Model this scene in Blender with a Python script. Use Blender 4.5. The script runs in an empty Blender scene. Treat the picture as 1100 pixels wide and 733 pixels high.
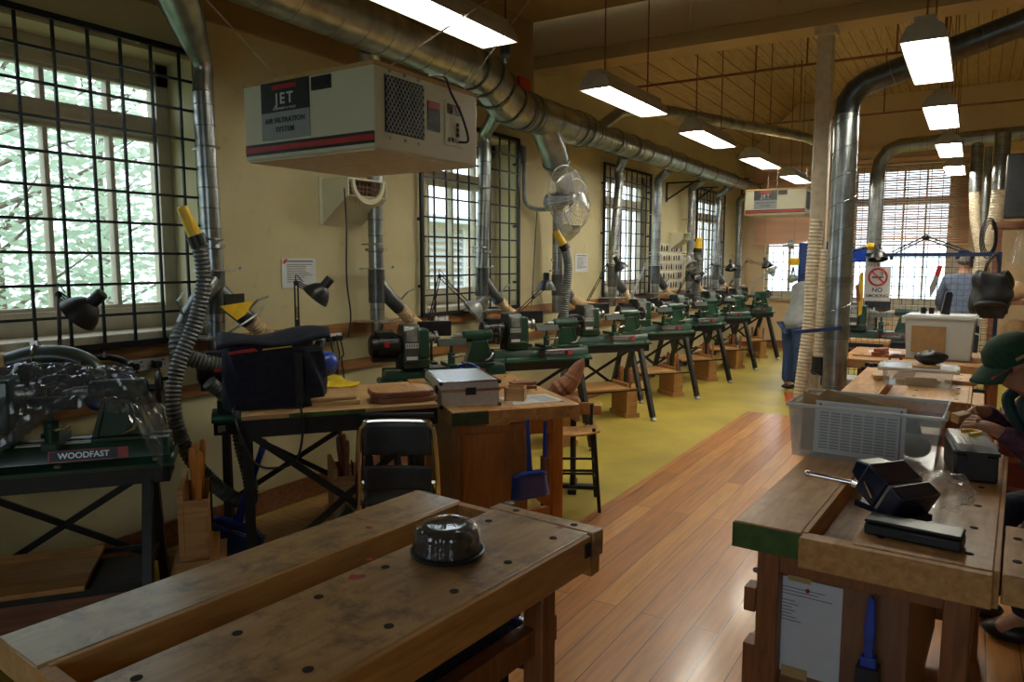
import bpy, bmesh, math, random
from mathutils import Vector, Matrix
random.seed(7)
S = bpy.context.scene
COL = S.collection
PI = math.pi

# ------------------------------------------------------------------ materials
def _mat(name):
    m = bpy.data.materials.new(name); m.use_nodes = True
    nt = m.node_tree; b = nt.nodes['Principled BSDF']
    return m, nt, b
def rgb(c): return (c[0], c[1], c[2], 1)
def M(name, col, rough=.5, metal=0, var=.12, scale=18, stretch=(1, 1, 1), bump=0, col2=None, coat=0, spec=.5, detail=5, lo=.35, hi=.65):
    m, nt, b = _mat(name)
    tc = nt.nodes.new('ShaderNodeTexCoord'); mp = nt.nodes.new('ShaderNodeMapping')
    mp.inputs['Scale'].default_value = stretch
    nz = nt.nodes.new('ShaderNodeTexNoise'); nz.inputs['Scale'].default_value = scale; nz.inputs['Detail'].default_value = detail
    cr = nt.nodes.new('ShaderNodeValToRGB')
    a = col2 if col2 else tuple(max(0, x * (1 - var)) for x in col)
    bb = col if col2 else tuple(min(1, x * (1 + var)) for x in col)
    cr.color_ramp.elements[0].color = rgb(a); cr.color_ramp.elements[1].color = rgb(bb)
    cr.color_ramp.elements[0].position = lo; cr.color_ramp.elements[1].position = hi
    L = nt.links.new
    L(tc.outputs['Object'], mp.inputs['Vector']); L(mp.outputs['Vector'], nz.inputs['Vector'])
    L(nz.outputs['Fac'], cr.inputs['Fac']); L(cr.outputs['Color'], b.inputs['Base Color'])
    b.inputs['Roughness'].default_value = rough; b.inputs['Metallic'].default_value = metal
    b.inputs['Coat Weight'].default_value = coat; b.inputs['Specular IOR Level'].default_value = spec
    if bump:
        bp = nt.nodes.new('ShaderNodeBump'); bp.inputs['Strength'].default_value = bump; bp.inputs['Distance'].default_value = .01
        L(nz.outputs['Fac'], bp.inputs['Height']); L(bp.outputs['Normal'], b.inputs['Normal'])
    return m
def wood(name, light, dark, axis=1, rough=.45, scale=6, stain=None, stain_amt=.5, coat=0):
    """grain stretched along one object axis, optional dark stains"""
    m, nt, b = _mat(name); L = nt.links.new
    tc = nt.nodes.new('ShaderNodeTexCoord'); mp = nt.nodes.new('ShaderNodeMapping')
    sc = [7, 7, 7]; sc[axis] = .9; mp.inputs['Scale'].default_value = sc
    nz = nt.nodes.new('ShaderNodeTexNoise'); nz.inputs['Scale'].default_value = scale; nz.inputs['Detail'].default_value = 6; nz.inputs['Distortion'].default_value = .6
    cr = nt.nodes.new('ShaderNodeValToRGB')
    cr.color_ramp.elements[0].color = rgb(dark); cr.color_ramp.elements[1].color = rgb(light)
    cr.color_ramp.elements[0].position = .33; cr.color_ramp.elements[1].position = .66
    L(tc.outputs['Object'], mp.inputs['Vector']); L(mp.outputs['Vector'], nz.inputs['Vector']); L(nz.outputs['Fac'], cr.inputs['Fac'])
    out = cr.outputs['Color']
    if stain:
        n2 = nt.nodes.new('ShaderNodeTexNoise'); n2.inputs['Scale'].default_value = 7; n2.inputs['Detail'].default_value = 12; n2.inputs['Roughness'].default_value = .74; n2.inputs['Distortion'].default_value = .25
        L(tc.outputs['Object'], n2.inputs['Vector'])
        c2 = nt.nodes.new('ShaderNodeValToRGB'); c2.color_ramp.elements[0].position = .49; c2.color_ramp.elements[1].position = .66
        c2.color_ramp.elements[0].color = (0, 0, 0, 1); c2.color_ramp.elements[1].color = (stain_amt,) * 3 + (1,)
        L(n2.outputs['Fac'], c2.inputs['Fac'])
        mx = nt.nodes.new('ShaderNodeMix'); mx.data_type = 'RGBA'
        L(c2.outputs['Color'], mx.inputs['Factor']); L(out, mx.inputs['A']); mx.inputs['B'].default_value = rgb(stain)
        out = mx.outputs['Result']
    L(out, b.inputs['Base Color']); b.inputs['Roughness'].default_value = rough
    b.inputs['Coat Weight'].default_value = coat; b.inputs['Coat Roughness'].default_value = .2
    return m
def clear(name, tint, opacity, rough=.2, spec=.5, r0=.035):
    """thin clear plastic: see-through film mixed with a glossy / milky surface"""
    m, nt, b = _mat(name); L = nt.links.new
    b.inputs['Base Color'].default_value = rgb(tint); b.inputs['Roughness'].default_value = rough
    b.inputs['Specular IOR Level'].default_value = spec
    t = nt.nodes.new('ShaderNodeBsdfTransparent'); t.inputs['Color'].default_value = (.97, .98, .98, 1)
    mx = nt.nodes.new('ShaderNodeMixShader'); lw = nt.nodes.new('ShaderNodeLayerWeight'); lw.inputs['Blend'].default_value = .5
    pw = nt.nodes.new('ShaderNodeMath'); pw.operation = 'POWER'; pw.inputs[1].default_value = 5; L(lw.outputs['Facing'], pw.inputs[0])
    fr = nt.nodes.new('ShaderNodeMath'); fr.operation = 'MULTIPLY_ADD'; fr.inputs[1].default_value = .95; fr.inputs[2].default_value = r0; L(pw.outputs[0], fr.inputs[0])
    gl = nt.nodes.new('ShaderNodeBsdfGlossy'); gl.inputs['Roughness'].default_value = rough * .6
    m2 = nt.nodes.new('ShaderNodeMixShader'); m2.inputs[0].default_value = opacity
    L(fr.outputs[0], mx.inputs['Fac']); L(t.outputs[0], mx.inputs[1]); L(gl.outputs[0], mx.inputs[2])
    L(mx.outputs[0], m2.inputs[1]); L(b.outputs[0], m2.inputs[2]); L(m2.outputs[0], nt.nodes['Material Output'].inputs['Surface'])
    return m
def leafmat(name, col):
    m = M(name, col, .7, var=.3, scale=1.5); nt = m.node_tree; b = nt.nodes['Principled BSDF']; tr = nt.nodes.new('ShaderNodeBsdfTranslucent'); mx = nt.nodes.new('ShaderNodeMixShader')
    tr.inputs['Color'].default_value = rgb(col); mx.inputs[0].default_value = .5
    nt.links.new(b.outputs[0], mx.inputs[1]); nt.links.new(tr.outputs[0], mx.inputs[2]); nt.links.new(mx.outputs[0], nt.nodes['Material Output'].inputs['Surface']); return m
def glow(name, col, s):
    m, nt, b = _mat(name)
    b.inputs['Base Color'].default_value = rgb(col); b.inputs['Emission Color'].default_value = rgb(col); b.inputs['Emission Strength'].default_value = s
    return m

def plaster(name, a, b_, dirt, rough=.75):
    m, nt, b = _mat(name); L = nt.links.new
    tc = nt.nodes.new('ShaderNodeTexCoord')
    n1 = nt.nodes.new('ShaderNodeTexNoise'); n1.inputs['Scale'].default_value = 1.3; n1.inputs['Detail'].default_value = 8; n1.inputs['Roughness'].default_value = .65
    n2 = nt.nodes.new('ShaderNodeTexNoise'); n2.inputs['Scale'].default_value = 9; n2.inputs['Detail'].default_value = 8
    for n in (n1, n2): L(tc.outputs['Object'], n.inputs['Vector'])
    c1 = nt.nodes.new('ShaderNodeValToRGB'); c1.color_ramp.elements[0].color = rgb(b_); c1.color_ramp.elements[1].color = rgb(a)
    c1.color_ramp.elements[0].position = .38; c1.color_ramp.elements[1].position = .62
    c2 = nt.nodes.new('ShaderNodeValToRGB'); c2.color_ramp.elements[0].position = .62; c2.color_ramp.elements[1].position = .8
    c2.color_ramp.elements[0].color = (0, 0, 0, 1); c2.color_ramp.elements[1].color = (.45, .45, .45, 1)
    mx = nt.nodes.new('ShaderNodeMix'); mx.data_type = 'RGBA'; mx.inputs['B'].default_value = rgb(dirt)
    L(n1.outputs['Fac'], c1.inputs['Fac']); L(n2.outputs['Fac'], c2.inputs['Fac']); L(c2.outputs['Color'], mx.inputs['Factor'])
    L(c1.outputs['Color'], mx.inputs['A']); L(mx.outputs['Result'], b.inputs['Base Color'])
    b.inputs['Roughness'].default_value = rough
    bp = nt.nodes.new('ShaderNodeBump'); bp.inputs['Strength'].default_value = .15; bp.inputs['Distance'].default_value = .01
    L(n2.outputs['Fac'], bp.inputs['Height']); L(bp.outputs['Normal'], b.inputs['Normal'])
    return m
def boards(name, cols, width, length, rough, rot=True, gap=(.09, .045, .018), gapw=.003, coat=0, bumps=.1):
    """strip boards running along Y, made with the brick texture"""
    m, nt, b = _mat(name); L = nt.links.new
    tc = nt.nodes.new('ShaderNodeTexCoord'); mp = nt.nodes.new('ShaderNodeMapping')
    if rot: mp.inputs['Rotation'].default_value = (0, 0, PI / 2)
    br = nt.nodes.new('ShaderNodeTexBrick'); br.inputs['Scale'].default_value = 1
    br.inputs['Brick Width'].default_value = length; br.inputs['Row Height'].default_value = width
    br.inputs['Mortar Size'].default_value = gapw; br.inputs['Mortar Smooth'].default_value = .3; br.offset = .37
    br.inputs['Color1'].default_value = (0, 0, 0, 1); br.inputs['Color2'].default_value = (1, 1, 1, 1); br.inputs['Mortar'].default_value = (.5, .5, .5, 1)
    L(tc.outputs['Object'], mp.inputs['Vector']); L(mp.outputs['Vector'], br.inputs['Vector'])
    cr = nt.nodes.new('ShaderNodeValToRGB')
    cr.color_ramp.elements[0].color = rgb(cols[0]); cr.color_ramp.elements[1].color = rgb(cols[-1])
    for i, c in enumerate(cols[1:-1]):
        e = cr.color_ramp.elements.new((i + 1) / (len(cols) - 1)); e.color = rgb(c)
    L(br.outputs['Color'], cr.inputs['Fac'])
    m2 = nt.nodes.new('ShaderNodeMapping'); m2.inputs['Scale'].default_value = (14, .8, 14); L(tc.outputs['Object'], m2.inputs['Vector'])
    nz = nt.nodes.new('ShaderNodeTexNoise'); nz.inputs['Scale'].default_value = 3; nz.inputs['Detail'].default_value = 7; L(m2.outputs['Vector'], nz.inputs['Vector'])
    mu = nt.nodes.new('ShaderNodeMix'); mu.data_type = 'RGBA'; mu.blend_type = 'MULTIPLY'; mu.inputs['Factor'].default_value = .55
    g = nt.nodes.new('ShaderNodeValToRGB'); g.color_ramp.elements[0].color = (.55, .5, .45, 1); g.color_ramp.elements[1].color = (1.1, 1.1, 1.1, 1)
    g.color_ramp.elements[0].position = .3; g.color_ramp.elements[1].position = .6
    L(nz.outputs['Fac'], g.inputs['Fac']); L(cr.outputs['Color'], mu.inputs['A']); L(g.outputs['Color'], mu.inputs['B'])
    mo = nt.nodes.new('ShaderNodeMix'); mo.data_type = 'RGBA'; mo.inputs['B'].default_value = rgb(gap)
    L(br.outputs['Fac'], mo.inputs['Factor']); L(mu.outputs['Result'], mo.inputs['A'])
    L(mo.outputs['Result'], b.inputs['Base Color'])
    n3 = nt.nodes.new('ShaderNodeTexNoise'); n3.inputs['Scale'].default_value = 3; n3.inputs['Detail'].default_value = 4; L(tc.outputs['Object'], n3.inputs['Vector'])
    mr = nt.nodes.new('ShaderNodeMapRange'); mr.inputs['To Min'].default_value = rough - .08; mr.inputs['To Max'].default_value = rough + .12
    L(n3.outputs['Fac'], mr.inputs['Value']); L(mr.outputs['Result'], b.inputs['Roughness'])
    b.inputs['Coat Weight'].default_value = coat; b.inputs['Coat Roughness'].default_value = .15
    bp = nt.nodes.new('ShaderNodeBump'); bp.inputs['Strength'].default_value = bumps; bp.inputs['Distance'].default_value = .004; bp.invert = True
    L(br.outputs['Fac'], bp.inputs['Height']); L(bp.outputs['Normal'], b.inputs['Normal'])
    return m

mt = dict(
    wall=plaster('cream_wall_paint', (.59, .53, .315), (.53, .47, .26), (.36, .28, .12)),
    wall_end=plaster('end_wall_lit', (.74, .57, .36), (.68, .51, .31), (.52, .38, .22)),  # lighter, peachier colour paints in the glow of lamps and windows
    upper=plaster('upper_wall_brown', (.34, .23, .10), (.30, .20, .08), (.22, .14, .06)),  # darker brown tone, used above the rail on the near wall
    ceil=boards('ceiling_board_paint', [(.50, .36, .17), (.55, .40, .19), (.52, .38, .18)], .14, 30, .6, gap=(.16, .10, .04), gapw=.006),
    ceil_near=plaster('ceiling_paint', (.42, .30, .13), (.38, .27, .11), (.28, .19, .08)),
    beam=plaster('beam_paint', (.54, .40, .20), (.50, .36, .17), (.3, .2, .09)),
    floorwood=boards('floor_board_varnish', [(.40, .145, .032), (.54, .22, .052), (.46, .175, .042), (.64, .30, .078), (.50, .195, .045)], .125, 2.3, .34, coat=.2),
    lino=M('yellow_lino', (.54, .42, .065), .42, var=.2, scale=1.6, col2=(.38, .29, .05), detail=9),
    skirting=wood('rail_wood', (.36, .17, .055), (.22, .09, .03), 1),
    wframe=M('window_frame_paint', (.50, .45, .33), .5, var=.1, scale=12),
    iron=M('black_iron', (.010, .014, .016), .45, .3, var=.2),
    duct=M('galvanised_steel', (.42, .45, .45), .30, .92, var=.22, scale=9, col2=(.27, .29, .29)),
    seam=M('duct_seam_steel', (.22, .24, .24), .35, .9, var=.1),
    darkduct=M('dark_duct_steel', (.12, .13, .13), .35, .7, var=.2),
    black=M('black_plastic', (.014, .014, .015), .38, var=.3),
    blackmetal=M('black_stand_paint', (.012, .012, .013), .42, .1, var=.3),
    green=M('green_machine_enamel', (.011, .052, .030), .30, 0, var=.2, scale=6, coat=.25),
    greydark=M('belt_cover_enamel', (.045, .060, .052), .35, var=.25, scale=10, coat=.15),
    chrome=M('chrome', (.75, .75, .75), .14, 1, var=.05),
    steel=M('worn_steel', (.45, .45, .44), .32, 1, var=.25, scale=14),
    white=M('white_paper', (.62, .65, .68), .7, var=.03),
    print=M('print_grey', (.16, .17, .19), .7, var=.1),
    red=M('red_paint', (.45, .02, .015), .4, var=.1),
    orange=M('orange_wood', (.55, .20, .03), .4, var=.25, scale=12, stretch=(1, 1, .2)),
    yellow=M('yellow_plastic', (.80, .50, .02), .35, var=.1),
    blue=M('blue_plastic', (.012, .05, .36), .3, var=.2, coat=.2),
    bluedark=M('navy_cloth', (.005, .007, .021), .8, var=.4, scale=40, bump=.3),
    cream=M('cream_enamel', (.66, .65, .47), .38, var=.03, scale=5),
    hosec=M('cream_hose', (.60, .42, .22), .5, var=.15, scale=20),
    hoseg=M('grey_hose', (.13, .14, .13), .45, var=.2),
    hosew=M('pale_hose', (.68, .58, .42), .5, var=.1),
    bench=wood('bench_beech', (.56, .345, .155), (.42, .235, .095), 1, .34, 5, stain=(.12, .065, .055), stain_amt=.95, coat=.25),
    bench2=wood('bench_beech_light', (.58, .315, .11), (.40, .19, .055), 1, .42, 5, stain=(.16, .085, .05), stain_amt=.5, coat=.15),
    benchside=wood('bench_edge_wood', (.56, .29, .085), (.40, .18, .045), 1, .5),
    benchleg=wood('bench_leg_wood', (.30, .11, .03), (.18, .06, .018), 2, .45),
    orangeleg=wood('orange_leg_wood', (.58, .24, .055), (.44, .16, .03), 2, .42, coat=.2),
    cupboard=wood('cupboard_wood', (.46, .20, .062), (.35, .135, .04), 2, .45),
    panelwood=wood('panel_wood', (.26, .12, .055), (.20, .085, .04), 2, .5),
    pale=wood('pale_timber', (.56, .35, .16), (.42, .24, .10), 0, .55),
    shelf=wood('shelf_timber', (.52, .28, .10), (.36, .17, .055), 0, .5),
    brown=wood('brown_timber', (.27, .11, .06), (.17, .06, .03), 0, .5),
    slat=M('lit_blind_slat', (.84, .54, .38), .5, var=.12, scale=3, stretch=(.3, 3, 3)),  # colour raised to paint in daylight coming through the slats
    alu=M('brushed_aluminium', (.62, .65, .70), .35, .55, var=.08, scale=40),
    green_end=M('green_paint_edge', (.045, .095, .010), .6, var=.25),
    green_dark_end=M('dark_green_edge', (.03, .05, .02), .6, var=.3),
    skin=M('skin', (.42, .21, .13), .5, var=.12, scale=25),
    purple=M('purple_fleece', (.085, .035, .065), .9, var=.35, scale=30, bump=.3),
    capgreen=M('green_cap_cloth', (.010, .045, .022), .85, var=.25, scale=50),
    greyshirt=M('grey_shirt_cloth', (.33, .35, .35), .85, var=.12, scale=14),
    denim=M('denim', (.02, .05, .13), .85, var=.3, scale=40),
    greyblue=M('grey_blue_shirt', (.11, .14, .21), .85, var=.2, scale=20),
    teal=M('teal_cloth', (.012, .05, .05), .85, var=.25, scale=20),
    hair=M('grey_hair', (.2, .18, .16), .8, var=.3, scale=60),
    cardboard=M('cardboard', (.36, .22, .10), .8, var=.1),
    yellowcloth=M('yellow_rag', (.75, .55, .015), .8, var=.15),
    carved=M('carved_wood', (.30, .125, .06), .55, var=.3, scale=14),
    redtool=M('red_brown_wood', (.28, .075, .035), .5, var=.2),
    navyvise=M('navy_vise_enamel', (.005, .009, .030), .3, var=.2, coat=.2),
    steelblue=M('machine_blue', (.012, .035, .16), .35, var=.15, coat=.2),
    sheetcol=clear('plastic_sheet', (.10, .115, .135), .45, .17, .9, .06),
    milky=clear('milky_plastic', (.85, .90, .92), .16, .3),
    clearp=clear('clear_plastic', (.8, .85, .88), .01, .03, .9, .09),
    clearp2=clear('bag_film', (.80, .83, .85), .09, .10, .9),
    darkred=M('dark_red_paint', (.12, .012, .012), .5, var=.2),
    milky2=clear('frosted_plastic', (.72, .74, .72), .8, .35),
    glass=clear('window_glass', (.5, .55, .55), .03, .03),
    tube=glow('tube_light', (1, .95, .83), 36.0), tube_dim=glow('dim_tube_light', (1, .98, .86), 11.0), tube_mid=glow('medium_tube_light', (1, .98, .86), 20.0),
    refl=M('reflector_white', (.88, .88, .82), .4, var=.02),
    lampbody=M('light_housing', (.40, .38, .30), .5, var=.08),
    bark=M('bark', (.22, .19, .16), .9, var=.3),
    leaf=leafmat('leaves', (.56, .66, .55)),  # both leaf colours are lightened toward the sky to paint in haze
    leaf2=leafmat('hazed_leaves', (.74, .79, .73)),
    grass=M('lawn', (.25, .33, .16), .9, var=.3, scale=3),
    brick=M('pale_brick', (.75, .62, .54), .8, var=.12, scale=14, stretch=(1, 1, 3)),
    louvre=M('louvre_paint', (.66, .70, .75), .5, var=.05),
    cast=M('grey_casting', (.28, .30, .29), .4, .4, var=.2),
    pink=M('paint_spots', (.45, .05, .06), .6, var=.3),
    hole=M('dog_hole_dark', (.02, .014, .01), .9, var=.2),
    tape=M('masking_tape', (.48, .32, .12), .6, var=.1),
    silver=M('silver_lamp', (.42, .43, .43), .3, .6, var=.1),
    navyframe=M('blue_frame_paint', (.012, .025, .09), .4, .2, var=.2),
    cakeb=M('cake_dark', (.022, .013, .009), .7, var=.4, scale=40, bump=.5),
)

# ------------------------------------------------------------------ geometry helper
def frame(d):
    d = Vector(d).normalized()
    a = Vector((0, 0, 1)) if abs(d.z) < .9 else Vector((1, 0, 0))
    x = d.cross(a).normalized(); return x, d.cross(x).normalized()
class G:
    def __init__(s): s.v = []; s.f = []; s.mi = []; s.m = 0
    def add(s, vs, fs, X=None):
        n = len(s.v)
        s.v += [tuple(X @ Vector(p)) if X else tuple(p) for p in vs]
        s.f += [tuple(i + n for i in f) for f in fs]; s.mi += [s.m] * len(fs); return s
    def box(s, c, d, rz=0, X=None):
        x, y, z = [q / 2 for q in d]
        vs = [(-x, -y, -z), (x, -y, -z), (x, y, -z), (-x, y, -z), (-x, -y, z), (x, -y, z), (x, y, z), (-x, y, z)]
        fs = [(3, 2, 1, 0), (4, 5, 6, 7), (0, 1, 5, 4), (1, 2, 6, 5), (2, 3, 7, 6), (3, 0, 4, 7)]
        R = Matrix.Translation(c) @ (Matrix.Rotation(rz, 4, 'Z') if not isinstance(rz, Matrix) else rz)
        return s.add(vs, fs, (X @ R) if X else R)
    def bb(s, x0, x1, y0, y1, z0, z1):
        return s.box(((x0 + x1) / 2, (y0 + y1) / 2, (z0 + z1) / 2), (x1 - x0, y1 - y0, z1 - z0))
    def bar(s, p, q, w, h=None, up=(0, 0, 1)):
        """rectangular bar from p to q"""
        p, q = Vector(p), Vector(q); d = (q - p); l = d.length; d.normalize(); up = Vector(up)
        if abs(d.dot(up)) > .95: up = Vector((0, 1, 0))
        x = d.cross(up).normalized(); y = x.cross(d).normalized(); h = h or w
        vs = []
        for e in (p, q):
            for a, b in ((-1, -1), (1, -1), (1, 1), (-1, 1)): vs.append(e + x * a * w / 2 + y * b * h / 2)
        return s.add(vs, [(0, 1, 2, 3), (7, 6, 5, 4), (0, 4, 5, 1), (1, 5, 6, 2), (2, 6, 7, 3), (3, 7, 4, 0)])
    def tube(s, pts, r, n=10, cap=True, closed=False):
        pts = [Vector(p) for p in pts]; m = len(pts); rs = r if isinstance(r, (list, tuple)) else [r] * m
        vs = []; fs = []; x = None
        for i, p in enumerate(pts):
            if closed: d = pts[(i + 1) % m] - pts[i - 1]
            else: d = pts[min(i + 1, m - 1)] - pts[max(i - 1, 0)]
            d.normalize()
            if x is None: x, y = frame(d)
            else:
                x = (x - d * x.dot(d)); x = x.normalized() if x.length > 1e-6 else frame(d)[0]
                y = d.cross(x)
            for k in range(n):
                a = 2 * PI * k / n; vs.append(p + (x * math.cos(a) + y * math.sin(a)) * rs[i])
        for i in range(m if closed else m - 1):
            j = (i + 1) % m
            for k in range(n):
                l = (k + 1) % n; fs.append((i * n + k, i * n + l, j * n + l, j * n + k))
        if cap and not closed: fs += [tuple(range(n))[::-1], tuple((m - 1) * n + k for k in range(n))]
        return s.add(vs, fs)
    def cyl(s, p, q, r, r2=None, n=16): return s.tube([p, q], [r, r if r2 is None else r2], n)
    def lathe(s, prof, c=(0, 0, 0), n=24, X=None, cap=True):
        vs = []; fs = []; m = len(prof)
        for r, z in prof:
            for k in range(n):
                a = 2 * PI * k / n; vs.append((r * math.cos(a), r * math.sin(a), z))
        for i in range(m - 1):
            for k in range(n):
                l = (k + 1) % n; fs.append((i * n + k, i * n + l, (i + 1) * n + l, (i + 1) * n + k))
        if cap: fs += [tuple(range(n))[::-1], tuple((m - 1) * n + k for k in range(n))]
        T = Matrix.Translation(c); return s.add(vs, fs, T @ X if X else T)
    def prism(s, poly, a, b, X=None):
        """polygon in XY extruded a..b along Z, then X"""
        n = len(poly)
        vs = [(p[0], p[1], a) for p in poly] + [(p[0], p[1], b) for p in poly]
        fs = [tuple(range(n))[::-1], tuple(range(n, 2 * n))] + [(i, (i + 1) % n, n + (i + 1) % n, n + i) for i in range(n)]
        return s.add(vs, fs, X)
    def ball(s, c, r, n=14, m=9, X=None):
        r = r if isinstance(r, (list, tuple)) else (r, r, r)
        vs = [(0, 0, -r[2])]; fs = []
        for i in range(1, m):
            t = -PI / 2 + PI * i / m
            for k in range(n):
                a = 2 * PI * k / n; vs.append((r[0] * math.cos(t) * math.cos(a), r[1] * math.cos(t) * math.sin(a), r[2] * math.sin(t)))
        vs.append((0, 0, r[2])); e = len(vs) - 1
        for k in range(n):
            l = (k + 1) % n; fs.append((0, 1 + l, 1 + k)); fs.append((e, 1 + (m - 2) * n + k, 1 + (m - 2) * n + l))
            for i in range(m - 2): fs.append((1 + i * n + k, 1 + i * n + l, 1 + (i + 1) * n + l, 1 + (i + 1) * n + k))
        T = Matrix.Translation(c); return s.add(vs, fs, T @ X if X else T)
    def grid(s, fn, nu, nv, X=None):
        vs = [fn(i / nu, j / nv) for j in range(nv + 1) for i in range(nu + 1)]; w = nu + 1
        return s.add(vs, [(j * w + i, j * w + i + 1, (j + 1) * w + i + 1, (j + 1) * w + i) for j in range(nv) for i in range(nu)], X)
    def pieces(s):
        """groups of faces that lie far apart, so that each becomes an object of its own"""
        par = list(range(len(s.v)))
        def find(i):
            while par[i] != i: par[i] = par[par[i]]; i = par[i]
            return i
        for f in s.f:
            r = find(f[0])
            for i in f[1:]: par[find(i)] = r
        isl = {}
        for i, p in enumerate(s.v):
            r = find(i); q = isl.get(r)
            if q is None: isl[r] = [list(p), list(p)]
            else:
                for k in range(3): q[0][k] = min(q[0][k], p[k]); q[1][k] = max(q[1][k], p[k])
        ks = list(isl); n = len(ks)
        if n == 1 or n > 400: return None
        pp = list(range(n))
        def fnd(i):
            while pp[i] != i: pp[i] = pp[pp[i]]; i = pp[i]
            return i
        sz = [max(isl[k][1][j] - isl[k][0][j] for j in range(3)) for k in ks]
        for i in range(n):
            for j in range(i + 1, n):
                a, b = isl[ks[i]], isl[ks[j]]
                gap = math.sqrt(sum(max(0, a[0][c] - b[1][c], b[0][c] - a[1][c]) ** 2 for c in range(3)))
                if gap <= max(.0195, .49 * max(sz[i], sz[j])): pp[fnd(i)] = fnd(j)
        roots = {}
        for i in range(n): roots.setdefault(fnd(i), set()).add(ks[i])
        if len(roots) == 1: return None
        return [[k for k, f in enumerate(s.f) if find(f[0]) in st] for st in roots.values()]
    def build(s, name, mat, parent=None, smooth=35, bevel=0, solid=0, kind=None):
        ps = s.pieces() if parent is not None and name not in ('print', 'foliage', 'lettering') else None
        if ps:
            nm = name[:-1] if name.endswith('s') and not name.endswith(('ss', 'us')) else name
            out = None
            for fi in ps:
                q = G(); mp = {}
                for k in fi:
                    f = []
                    for i in s.f[k]:
                        if i not in mp: mp[i] = len(q.v); q.v.append(s.v[i])
                        f.append(mp[i])
                    q.f.append(tuple(f)); q.mi.append(s.mi[k])
                o = q._build(nm, mat, parent, smooth, bevel, solid, kind)
                if out is None or len(q.v) > len(out.data.vertices): out = o
            return out
        return s._build(name, mat, parent, smooth, bevel, solid, kind)
    def _build(s, name, mat, parent=None, smooth=35, bevel=0, solid=0, kind=None):
        me = bpy.data.meshes.new(name); me.from_pydata(s.v, [], s.f); me.update()
        if smooth:
            me.polygons.foreach_set('use_smooth', [True] * len(me.polygons)); me.set_sharp_from_angle(angle=math.radians(smooth))
        for q in (mat if isinstance(mat, (tuple, list)) else [mat]): me.materials.append(mt[q] if isinstance(q, str) else q)
        me.polygons.foreach_set('material_index', s.mi)
        o = bpy.data.objects.new(name, me); COL.objects.link(o)
        if parent: o.parent = parent
        if solid:
            d = o.modifiers.new('thickness', 'SOLIDIFY'); d.thickness = solid; d.offset = 0
        if bevel:
            d = o.modifiers.new('bevel', 'BEVEL'); d.width = bevel; d.segments = 2; d.limit_method = 'ANGLE'
        if kind: o['kind'] = kind
        return o
def tag(o, label, cat, group=None):
    o['label'] = label; o['category'] = cat
    if group: o['group'] = group
    return o
def thing(name, label, cat, loc=(0, 0, 0), rz=0, group=None):
    o = bpy.data.objects.new(name, None); COL.objects.link(o); o.empty_display_size = .1
    o.location = loc; o.rotation_euler = (0, 0, rz)
    return tag(o, label, cat, group)
def place(o, loc, rz=0): o.location = loc; o.rotation_euler = (0, 0, rz); return o
def copy_tree(o, parent=None):
    c = o.copy(); COL.objects.link(c)
    if parent: c.parent = parent
    for ch in list(o.children): copy_tree(ch, c)
    return c
def text(body, size, mat, parent, loc, rot, depth=.0008, align='CENTER', name='lettering', bold=0, gap=1.0):
    cu = bpy.data.curves.new(name, 'FONT'); cu.body = body; cu.size = size; cu.align_x = align; cu.align_y = 'CENTER'
    cu.space_character = gap; cu.extrude = depth; cu.offset = bold; cu.resolution_u = 3
    t = bpy.data.objects.new(name, cu); COL.objects.link(t)
    me = bpy.data.meshes.new_from_object(t.evaluated_get(bpy.context.evaluated_depsgraph_get()))
    bpy.data.objects.remove(t)
    o = bpy.data.objects.new(name, me); COL.objects.link(o); me.materials.clear(); me.materials.append(mt[mat])
    o.parent = parent; o.location = loc; o.rotation_euler = rot
    return o
def smoothpath(pts, n=8):
    """Catmull-Rom through the points"""
    P = [Vector(p) for p in pts]; P = [P[0] * 2 - P[1]] + P + [P[-1] * 2 - P[-2]]; out = []
    for i in range(1, len(P) - 2):
        a, b, c, d = P[i - 1:i + 3]
        for k in range(n):
            t = k / n
            out.append(.5 * ((2 * b) + (c - a) * t + (2 * a - 5 * b + 4 * c - d) * t * t + (3 * b - a - 3 * c + d) * t ** 3))
    out.append(P[-2]); return out
def ribbed(g, pts, r, pitch=.018, amp=.12, n=12):
    """corrugated hose along a path"""
    P = [Vector(p) for p in pts]; L = [0]
    for a, b in zip(P, P[1:]): L.append(L[-1] + (b - a).length)
    m = max(4, int(L[-1] / pitch * 2)); q = []; rs = []; j = 0
    for i in range(m + 1):
        t = L[-1] * i / m
        while j < len(L) - 2 and L[j + 1] < t: j += 1
        f = (t - L[j]) / max(1e-6, L[j + 1] - L[j]); q.append(P[j].lerp(P[j + 1], f)); rs.append(r * (1 + (amp if i % 2 else -amp)))
    return g.tube(q, rs, n)
# ------------------------------------------------------------------ room shell
def struct(g, name, mat, **k): return g.build(name, mat, kind='structure', **k)
WX, EY, TH = -3.9, 14.74, .45
def holed(u0, u1, z0, z1, holes, put):
    us = sorted({u0, u1} | {h[0] for h in holes} | {h[1] for h in holes})
    for a, b in zip(us, us[1:]):
        hs = sorted([h for h in holes if h[0] <= a and h[1] >= b], key=lambda h: h[2]); z = z0
        for h in hs: put(a, b, z, h[2]); z = h[3]
        put(a, b, z, z1)
WINS = [(.93, 2.76, 1.24, 2.80), (4.90, 6.30, 1.24, 2.80), (8.42, 9.82, 1.24, 2.80), (11.92, 13.32, 1.24, 2.80), (-2.2, -.56, 1.24, 2.80)]
g = G(); holed(-2.6, 7.3, 0, 4.7, [w for w in WINS if w[0] < 7], lambda a, b, z, w: g.bb(WX - TH, WX, a, b, z, w)); holed(7.3, EY + TH, 0, 4.7, [w for w in WINS if w[0] > 7], lambda a, b, z, w: g.bb(WX - .17, WX, a, b, z, w)); struct(g, 'wall_left', 'wall', smooth=0)
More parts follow.
